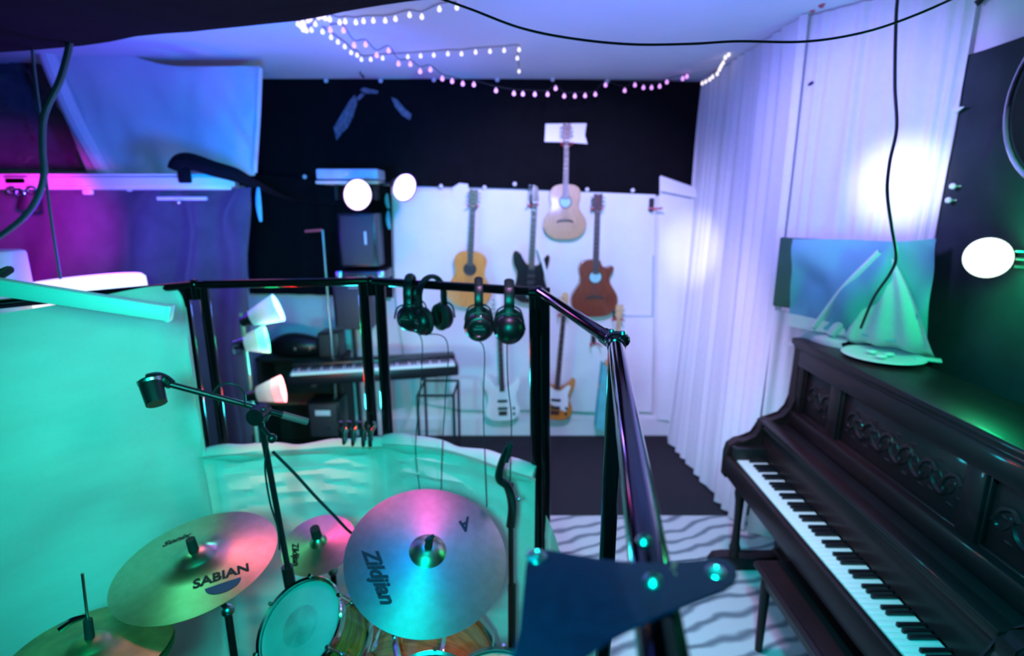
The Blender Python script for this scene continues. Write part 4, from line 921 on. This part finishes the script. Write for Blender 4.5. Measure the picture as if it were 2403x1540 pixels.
# hanging pale straps
for (x0, y0, x1, y1, l) in ((908,455,912,490,'upper pale teal strip hanging beside the white sheet'),(911,495,914,538,'lower pale teal strip hanging beside the white sheet'),(606,440,612,520,'teal strip hanging on the black drape under the board end')):
    Yq = 4.48 if x0 > 700 else 3.6
    bm = B(); tube(bm, [P(x0, y0, Yq), P((x0+x1)/2-2, (y0+y1)/2, Yq-.01), P(x1, y1, Yq)], .015, 8, 5, rs=lambda t: .008+.010*math.sin(PI*t)); meta(obj('hanging_strip', bm, M['teal_cloth']), l, 'strip')

# clamp lamps
def lamp_head(t, c, d, r, glowm, sh=.12, m='black_matte', back=.10):
    d = V(d).normalized(); mt = basis(c, d, d.orthogonal())
    obj('lamp_shade', lathe(B(), [(r*.3,-back-.03),(r*.38,-back),(r*.75,-back*.45),(r,0),(r*.97,.0),(r*.72,-back*.43),(r*.35,-back+.005)], mt, 36), M[m], t)
    return obj('bulb', lathe(B(), [(0,.012),(r*.5,.008),(r*.93,-.004),(r*.95,-.012),(0,-.012)], mt, 32), glowm, t)
c = P(838,457,3.95); t = thing('clip_lamp', 'glowing pink-white clip lamp in front of the tall speaker', 'lamp', c)
lamp_head(t, c, (-.25,-1,.10), .115, glow('pink_lamp_glow', (1,.8,.9), 1.6)); 
obj('arm', tube(B(), [c+V((.01,.12,0)), c+V((.03,.24,.05)), V((rc.x+.05, 4.3, ra.z-.04))], .010), M['black_matte'], t)
light('pink_lamp_light', 'POINT', c+V((-.05,-.10,-.02)), (1, 0.03, 0.5), 1.6, None, .05)
c = P(951,441,3.9); t = thing('clip_lamp', 'glowing violet-white clip lamp seen sideways beside the pale box', 'lamp', c)
lamp_head(t, c, (.85,-.75,-.35), .10, glow('violet_lamp_glow', (.85,.75,1), 1.6))
obj('arm', tube(B(), [c+V((-.08,.1,.03)), c+V((-.14,.25,.04)), V((rc.x+.15, 4.2, ra.z-.04))], .010), M['black_matte'], t)
light('violet_clip_light', 'POINT', c+V((.08,-.08,.02)), (0.300,0.100,1.000), 8, None, .05)
# green lamp on the right wall
c = PS(2314,606,2.12); t = thing('wall_lamp', 'glowing green-white globe lamp on the dark right wall', 'lamp', V((2.0, c.y, c.z)))
obj('bulb', lathe(B(), [(0,.05),(.04,.042),(.07,.015),(.080,-.02),(.07,-.05),(.04,-.07),(0,-.075)], basis(c, (-.8,-.6,.0), (0,0,1)), 32), glow('green_lamp_glow', (.85,1,.9), 1.4), t)
obj('socket', tube(B(), [c+V((.05,.03,0)), c+V((.10,.03,0)), V((2.01, c.y+.04, c.z))], .025), M['black_matte'], t)
bm = B(); tube(bm, [c+V((.09,-.02,.03)), c+V((.12,-.05,.03))], .007); tube(bm, [c+V((.09,-.03,.0)), c+V((.13,-.08,.0))], .007); tube(bm, [c+V((.09,-.03,-.03)), c+V((.12,-.06,-.03))], .007)
obj('clip_prong', bm, M['steel'], t)
light('green_wall_light', 'POINT', c+V((-.06,-.12,-.0)), (0, 1, 0.34), 12, None, .06)
# three-headed floor lamp
YL = 3.0; pt_, pb_ = P(566,735,YL), P(606,1062,YL)
pf = pt_ + (pb_-pt_)*((pt_.z)/(pt_.z-pb_.z))
t = thing('floor_lamp', 'three-headed floor lamp with blue, green and red lit shades', 'lamp', V((pf.x, pf.y, 0)))
obj('pole', cyl(B(), pt_, pf, .012), mat('pole_brass', (.7,.65,.5), .35, .8), t)
obj('base', lathe(B(), [(0,.03),(.13,.025),(.14,0),(0,0)], Matrix.Translation(V((pf.x, pf.y, 0)))), M['black_matte'], t)
for (x0, y0, x1, y1, gcol, gs, lcol, pw, l) in ((578,752,655,722,(.85,.88,1),1.8,(.10,.25,1),7,'white shade with blue-white light'),(562,808,628,796,(.75,1,.85),1.6,(0,1,.3),4.2,'white shade with green light'),(592,928,666,912,(1,.55,.45),2,(1,.03,.01),10,'white shade with red light')):
    a, b = P(x0, y0, YL), P(x1, y1, YL+.05); d = (b-a).normalized(); mt = basis(a, d, (0,0,1)); L = (b-a).length
    rr = .078
    obj('socket', lathe(B(), [(.0,-.04),(.028,-.03),(.034,.0),(.045,.03),(.0,.03)], mt, 24), M['black_plastic'] if gcol[1] < 1 else M['chrome'], t)
    sh = obj('lamp_shade', lathe(B(), [(.036,.02),(.046,.03),(rr*.80,L*.5),(rr*1.08,L*.98),(rr*1.04,L*.98),(rr*.76,L*.5),(.040,.03)], mt, 36), mat('opal_shade', (.78,.78,.82), .5, trans=.5), t, label=l)
    obj('bulb', lathe(B(), [(0,L*.86),(rr*.6,L*.83),(rr*.85,L*.72),(rr*.62,L*.45),(0,L*.40)], mt, 24), glow('lamp_bulb_glow', gcol, gs), sh)
    obj('arm', tube(B(), [a-d*.03, a-d*.03+V((0,0,-.05)), V((pt_.x+(pf.x-pt_.x)*((pt_.z-a.z+.04)/pt_.z), pt_.y, min(a.z-.04, pt_.z)))], .007), M['steel'], t)
    light('floor_lamp_light', 'POINT', a+d*(L+.03), lcol, pw, None, .04)
# L-shaped thin stand
YM = 4.19; t = thing('thin_stand', 'thin pale upright rod with a short red arm left of the speakers', 'stand', V((P(790,800,YM).x, YM, 0)))
a, b = P(757,540,YM), P(776,780,YM); f_ = a+(b-a)*(a.z/(a.z-b.z))
obj('pole', cyl(B(), a, f_, .011), M['steel'], t); obj('arm', cyl(B(), a, P(716,543,YM), .010), M['pink'], t); obj('base', lathe(B(), [(0,.02),(.07,.015),(.08,0),(0,0)], Matrix.Translation(V((f_.x, f_.y, 0)))), M['black_matte'], t)
# black desk, cases and amp behind the keyboard
da, db = P(596,852,4.25), P(800,842,4.25)
t = thing('black_desk', 'low black desk in the dark corner behind the keyboard', 'desk', V(((da.x+db.x)/2, 4.4, 0)))
obj('desk_top', box(B(), ((da.x+db.x)/2, 4.41, db.z-.02), (db.x-da.x,.28,.035), bevel=.006), M['black_matte'], t)
for s in (0,1): obj('side_panel', box(B(), ((da.x if s == 0 else db.x)+(.02 if s == 0 else -.02), 4.41, (db.z-.04)/2), (.03,.27,db.z-.04), bevel=.004), M['black_matte'], t)
obj('back_panel', box(B(), ((da.x+db.x)/2, 4.54, (db.z-.04)/2), (db.x-da.x-.06,.02,db.z-.05)), M['black_matte'], t)
obj('shelf', box(B(), ((da.x+db.x)/2, 4.41, .45), (db.x-da.x-.06,.25,.02)), M['neckw'], t)
bm = B(); ca, cb = P(642,812,4.33), P(752,812,4.33); tube(bm, [ca+V((0,0,-.02)), ca.lerp(cb,.3)+V((0,0,.01)), ca.lerp(cb,.7), cb], .1, 14, 6, rs=lambda t: .06+.045*math.sin(PI*min(1,t*1.1)*.9))
t = thing('instrument_case', 'black rounded instrument case lying on the desk', 'case', V(((ca.x+cb.x)/2, 4.33, db.z)))
obj('case_shell', bm, M['black_plastic'], t); obj('latch', box(B(), ca.lerp(cb,.5)+V((.02,-.11,.0)), (.03,.015,.03), bevel=.004), M['steel'], t); obj('latch', box(B(), ca.lerp(cb,.8)+V((.02,-.10,.0)), (.03,.015,.03), bevel=.004), M['steel'], t)
t, c, w_, h_ = speaker('small black box speaker standing at the right end of the desk', 748, 782, 792, 842, 4.24, .2)
t, c, w_, h_ = speaker('black amplifier with white label on the floor below the keyboard', 726, 945, 795, 1028, 4.0, .22, 'guitar_amplifier')
t['category'] = 'amplifier'
obj('label_plate', box(B(), c+V((0,-.122,h_*.22)), (.12,.006,.045), bevel=.002), M['white_plastic'], t); obj('knob', cyl(B(), c+V((.04,-.11,-.05)), c+V((.04,-.135,-.05)), .015), M['steel'], t)
t = thing('floor_junk_box', 'small chrome clutter box on the floor behind the boom stand', 'box', P(650,1000,3.6)*1)
cb_ = P(652,1006,3.7); obj('box_body', box(B(), (cb_.x, 3.7, .13), (.22,.2,.26), bevel=.01), M['black_matte'], t)
bm = B()
for k in range(7): ball(bm, V((cb_.x+random.uniform(-.06,.09), 3.64+random.uniform(-.02,.06), .27+random.uniform(0,.05))), .02, (1,1,.8), 8)
obj('metal_parts', bm, M['chrome'], t)

# ------------------------------------------------------------ upright piano
pm_ = Matrix.Translation(V((1.20,2.82,0))) @ Matrix.Rotation(math.radians(-.6), 4, 'Z')
t = thing('upright_piano', 'old dark carved upright piano against the right wall', 'piano', mtx=pm_)
LEN = 1.62
def pb(name, x0, x1, y0, y1, z0, z1, m='piano', bev=.006, par=None, **k):
    return obj(name, box(B(), ((x0+x1)/2, -(y0+y1)/2, (z0+z1)/2), (x1-x0, abs(y1-y0), z1-z0), bevel=bev), M[m], par or t, local=True, **k)
side = [(.0,.60),(.0,.74),(.012,.79),(.05,.82),(.11,.825),(.15,.845),(.17,.88),(.175,.93),(.20,.945),(.24,.945),(.29,.965),(.325,1.01),(.335,1.07),(.335,1.345),(.66,1.345),(.66,.0),(.36,.0),(.36,.58),(.30,.60)]
sm_ = Matrix(((1,0,0,0),(0,0,-1,0),(0,1,0,0),(0,0,0,1)))
for y0, y1 in ((0,.075),(LEN-.075,LEN)):
    bm = B(); prism(bm, side, y0, y1, sm_, bevel=.008); obj('side_arm', bm, M['piano'], t, local=True)
pb('keyslip', .0, .035, .05, LEN-.05, .62, .735, bev=.012)
pb('keybed', .01, .36, .04, LEN-.04, .60, .66)
pb('lower_panel', .36, .39, .04, LEN-.04, .10, .60)
pb('toe_rail', .34, .40, .02, LEN-.02, .0, .12)
pb('back_board', .62, .66, .04, LEN-.04, .05, 1.34, 'piano_in')
# fallboard: sloping board behind the keys, nosing on top
bm = B(); prism(bm, [(.185,.745),(.215,.745),(.235,.925),(.185,.925),(.178,.90),(.195,.89)], .06, LEN-.06, sm_, bevel=.003); obj('fallboard', bm, M['piano'], t, local=True)
pb('fallboard_ledge', .168, .232, .06, LEN-.06, .925, .945, bev=.007)
pb('key_shelf', .23, .35, .06, LEN-.06, .905, .92, 'piano_in')
bm = B(); ball(bm, (.20, -.98, .862), .014, (.5,1,.7), 10); obj('fallboard_knob', bm, M['chrome'], t, local=True)
# upper panel, frame and recessed carved panels
pb('upper_rail', .335, .375, .06, LEN-.06, 1.255, 1.345)
pb('lower_rail', .315, .37, .06, LEN-.06, .92, 1.005, bev=.010)
cells = [(.06,.12,0),(.37,.45,0),(1.17,1.25,0),(1.50,1.56,0)]
for y0, y1, _ in cells: pb('stile', .338, .372, y0, y1, 1.0, 1.26)
for y0, y1 in ((.12,.37),(.45,1.17),(1.25,1.50)):
    pn = pb('carved_panel', .362, .378, y0, y1, 1.0, 1.26, bev=.002)
    bm = B()
    for (a0, a1, b0_, b1_) in ((y0,y1,1.0,1.012),(y0,y1,1.248,1.26),(y0,y0+.012,1.0,1.26),(y1-.012,y1,1.0,1.26)): box(bm, (.356, -(a0+a1)/2, (b0_+b1_)/2), (.014, a1-a0, b1_-b0_), bevel=.003)
    obj('panel_moulding', bm, M['piano'], pn, local=True)
    bm = B(); yc = (y0+y1)/2; half = (y1-y0)/2-.06
    n_ = 5 if half > .2 else 1
    for k in range(-n_, n_+1):
        cy = yc+k*half/max(1,n_)*.95; sg = 1 if k % 2 else -1
        sp_ = [V((.365, -(cy+.05*math.cos(2.4*q_)*math.exp(-.35*q_)), 1.13+sg*.055*math.sin(2.4*q_+.4)*math.exp(-.30*q_))) for q_ in [i_*.4 for i_ in range(9)]]
        tube(bm, sp_, .008, 6, 4, rs=lambda q_: .013-.007*q_)
        for q_ in range(4):
            a_ = q_*1.3+k; ball(bm, (.366, -(cy+.045*math.cos(a_)), 1.13-sg*.03+.04*math.sin(a_)), .018, (.35,1.3,.6), 8)
    obj('carving', bm, M['piano'], pn, local=True)
pb('lid', .325, .67, -.02, LEN+.02, 1.36, 1.395, bev=.010)
pb('lid_moulding', .335, .66, -.005, LEN+.005, 1.342, 1.362, bev=.006)
# front legs and toes
for y in (.045, LEN-.045):
    bm = B(); mt = Matrix.Translation(V((.10, -y-.02, 0)))
    lathe(bm, [(0,.60),(.040,.60),(.040,.57),(.026,.55),(.032,.50),(.024,.45),(.020,.30),(.024,.18),(.032,.15),(.024,.12),(.03,.10),(0,.10)], mt, 24); obj('front_leg', bm, M['piano'], t, local=True)
    bm = B(); prism(bm, [(-.03,.0),(-.035,.05),(-.01,.09),(.05,.10),(.20,.085),(.36,.10),(.36,0)], y-.04, y+.04, sm_, bevel=.006); obj('toe_block', bm, M['piano'], t, local=True)
pb('key_block', .02, .19, .075, .125, .66, .80, 'piano_in'); pb('key_block', .02, .19, LEN-.125, LEN-.075, .66, .80, 'piano_in')
# the keys: strip running along local -y; use a turned holder matrix per key
nk = 52; L_ = LEN-.25; pitch = L_/nk
bm = B(); box(bm, (.150/2+.035, -pitch/2, .70), (.150, pitch-.0013, .07), bevel=.002); w0 = obj('white_key', bm, M['ivory'], t, local=True); w0.location = (0,-.125,0)
bm = B(); box(bm, (.137, 0, .7405), (.095, pitch*.5, .017), bevel=.003); b0_ = obj('black_key', bm, M['ebony'], t, local=True)
bi = 0
for k in range(nk):
    if k: c = w0.copy(); C.objects.link(c); c.parent = t; c.location = (0, -.125-k*pitch, 0)
    if k < nk-1 and [1,1,0,1,1,1,0][(k+1) % 7]:
        if bi == 0: b0_.location = (0, -.125-(k+1)*pitch, 0)
        else: c = b0_.copy(); C.objects.link(c); c.parent = t; c.location = (0, -.125-(k+1)*pitch, 0)
        bi += 1
# bench
t = thing('piano_bench', 'dark bench pushed under the piano keyboard', 'bench', (1.3,1.6,0))
bx0, bx1, by0, by1 = 1.13, 1.47, 1.25, 2.18
obj('seat', box(B(), ((bx0+bx1)/2,(by0+by1)/2,.475), (bx1-bx0,by1-by0,.035), bevel=.010), M['piano'], t)
obj('seat_edge', cyl(B(), (bx0+.004,by0+.01,.478), (bx0+.004,by1-.01,.478), .016), M['piano'], t)
obj('apron', box(B(), ((bx0+bx1)/2,(by0+by1)/2,.425), (bx1-bx0-.05,by1-by0-.05,.07), bevel=.004), M['piano'], t)
for x in (bx0+.04, bx1-.04):
    for y in (by0+.04, by1-.04): obj('leg', cyl(B(), (x+(.015 if x < 1.3 else -.0), y+.02, .012), (x, y, .46), .017, .024, 16), M['piano'], t)

# things on and behind the piano lid
dc = V((1.74,2.42,1.397))
t = thing('round_dish', 'pale round rimmed dish glowing green on the piano lid', 'dish', dc)
obj('dish_body', lathe(B(), [(0,.004),(.10,.005),(.135,.014),(.165,.020),(.17,.016),(.14,.004),(.10,0),(0,0)], Matrix.Translation(dc), 56), M['white_plastic'], t)
obj('dish_handle', box(B(), dc+V((.16,-.07,.014)), (.10,.06,.008), RZ(-.6), bevel=.003), M['white_plastic'], t)
bm = B()
for a_, r_ in ((0,.03),(2,.05),(4,.045)): ball(bm, dc+V((r_*math.cos(a_), r_*math.sin(a_), .018)), .02, (1.3,1,.5), 12)
obj('dish_insert', bm, M['white_gloss'], t)
# dark framed board behind draped cloth
Q0, Q1 = (1.50, 3.04), (1.93, 2.52)
t = thing('framed_board', 'dark green-edged board standing on the piano lid behind the draped cloth', 'board', V((1.7,2.8,1.40)))
a, b = PV(1833,557,Q0,Q1), PV(2172,566,Q0,Q1); zb = PV(1820,718,Q0,Q1).z
dd = V((b.x-a.x, b.y-a.y, 0)); Rb = RZ(math.atan2(dd.y, dd.x)); mid = V(((a.x+b.x)/2, (a.y+b.y)/2, 0))
obj('frame', box(B(), mid+V((0,0,(a.z+zb)/2)), (dd.length, .03, a.z-zb), Rb, bevel=.006), mat('dark_green_frame', (.02,.10,.05), .5, noise_amt=.2, nscale=9), t)
obj('support', box(B(), mid+V((.02,-.02,(zb+1.397)/2)), (.30, .03, zb-1.397), Rb, bevel=.004), M['black_matte'], t)
G0, G1 = (1.43, 2.98), (1.86, 2.46)
rows = [[PV(x, y, G0, G1) for x, y in ((1864,560),(1960,562),(2070,566),(2130,566),(2196,560))],
        [PV(x, y, G0, G1)+V((-.02*k,-.02*k,0)) for x, y, k in ((1856,660,0),(1950,670,1),(2050,680,2),(2110,690,2),(2190,680,0))],
        [PV(x, y, G0, G1)+V((-.02*k,-.02*k,0)) for x, y, k in ((1846,758,0),(1930,768,1),(2010,780,2),(2090,795,2),(2176,820,0))]]
bm = B(); grid(bm, rows, 12, 14, lambda u, v, p: .045*math.sin(2*PI*(1.7*u+.6*v+.2))*math.exp(-((v-.6)/.6)**2) + .06*noise.noise(V((u*4-v*2, v*1.8, 3))), V((-.77,-.64,0)))
dcl = meta(obj('draped_cloth', bm, mat('sheer_aqua_lit', (.18,.52,.58), .8, col2=(.26,.52,.72), nscale=2.2, trans=.35)), 'sheer aqua-lit cloth draped over the board behind the piano', 'cloth')  # white cloth, aqua light put into its base colour
rows = [[PV(x, y, G0, G1) for x, y in ((1843,752),(1920,765),(1990,778),(2040,790))],
        [V((1.60,2.86,1.425)), V((1.585,2.80,1.425)), V((1.60,2.68,1.425)), V((1.66,2.60,1.425))],
        [P(1835,812,2.86), P(1893,817,2.80), P(1958,864,2.62), P(1985,826,2.58)]]
bm = B(); grid(bm, rows, 8, 8, wrinkle(.012,4,4,2), V((-.3,-.3,.9)))
obj('cloth_corner', bm, M['sheer'], dcl)

G2, G3 = (1.39, 2.94), (1.82, 2.42)
pv = lambda x, y: PV(x, y, G2, G3)
bm = B(); grid(bm, [[pv(2078,612), pv(2088,606), pv(2098,610)], [pv(2038,690), pv(2085,690), pv(2140,695)], [pv(1985,785), pv(2075,800), pv(2184,818)], [P(2008,806,2.62), P(2085,815,2.56), P(2200,848,2.46)]], 10, 8, lambda u, v, p: .020*math.sin(2*PI*3*u)*v, V((-.77,-.64,0)))
obj('swag', bm, M['sheer'], dcl)
bm = B(); grid(bm, [[pv(2085,618), pv(2070,600), pv(2060,585)], [pv(2020,720), pv(1990,690), pv(1975,670)], [pv(1960,790), pv(1925,775), pv(1905,765)]], 8, 8, lambda u, v, p: .015*math.sin(2*PI*1.5*u), V((-.77,-.64,0)))
obj('swag', bm, M['sheer'], dcl)
bm = B(); grid(bm, [[pv(1850,735), pv(1900,745), pv(1980,765)], [pv(1846,765), pv(1900,775), pv(1990,790)]], 8, 6); obj('lower_fold', bm, M['sheer'], dcl)

# chrome-rimmed disc at the right edge
c = V((1.86,1.42,2.30)); t = thing('round_disc', 'black disc with bright chrome hoop cut by the right edge', 'disc', V((2.0,1.42,2.30)))
c = PX(2590,205,1.88)
Rd = (PX(2590,205,1.88)-PX(2384,205,1.88)).length
mt = basis(c, (-1,0,0), (0,0,1))
obj('disc_body', lathe(B(), [(0,.01),(Rd*.93,.01),(Rd*.93,-.08),(0,-.08)], mt, 64), M['black_matte'], t)
obj('rim', tube(B(), [mt @ V((Rd*math.cos(a_), Rd*math.sin(a_), .01)) for a_ in [k*PI/24 for k in range(48)]], .010, 10, 1, closed=True), M['chrome'], t)
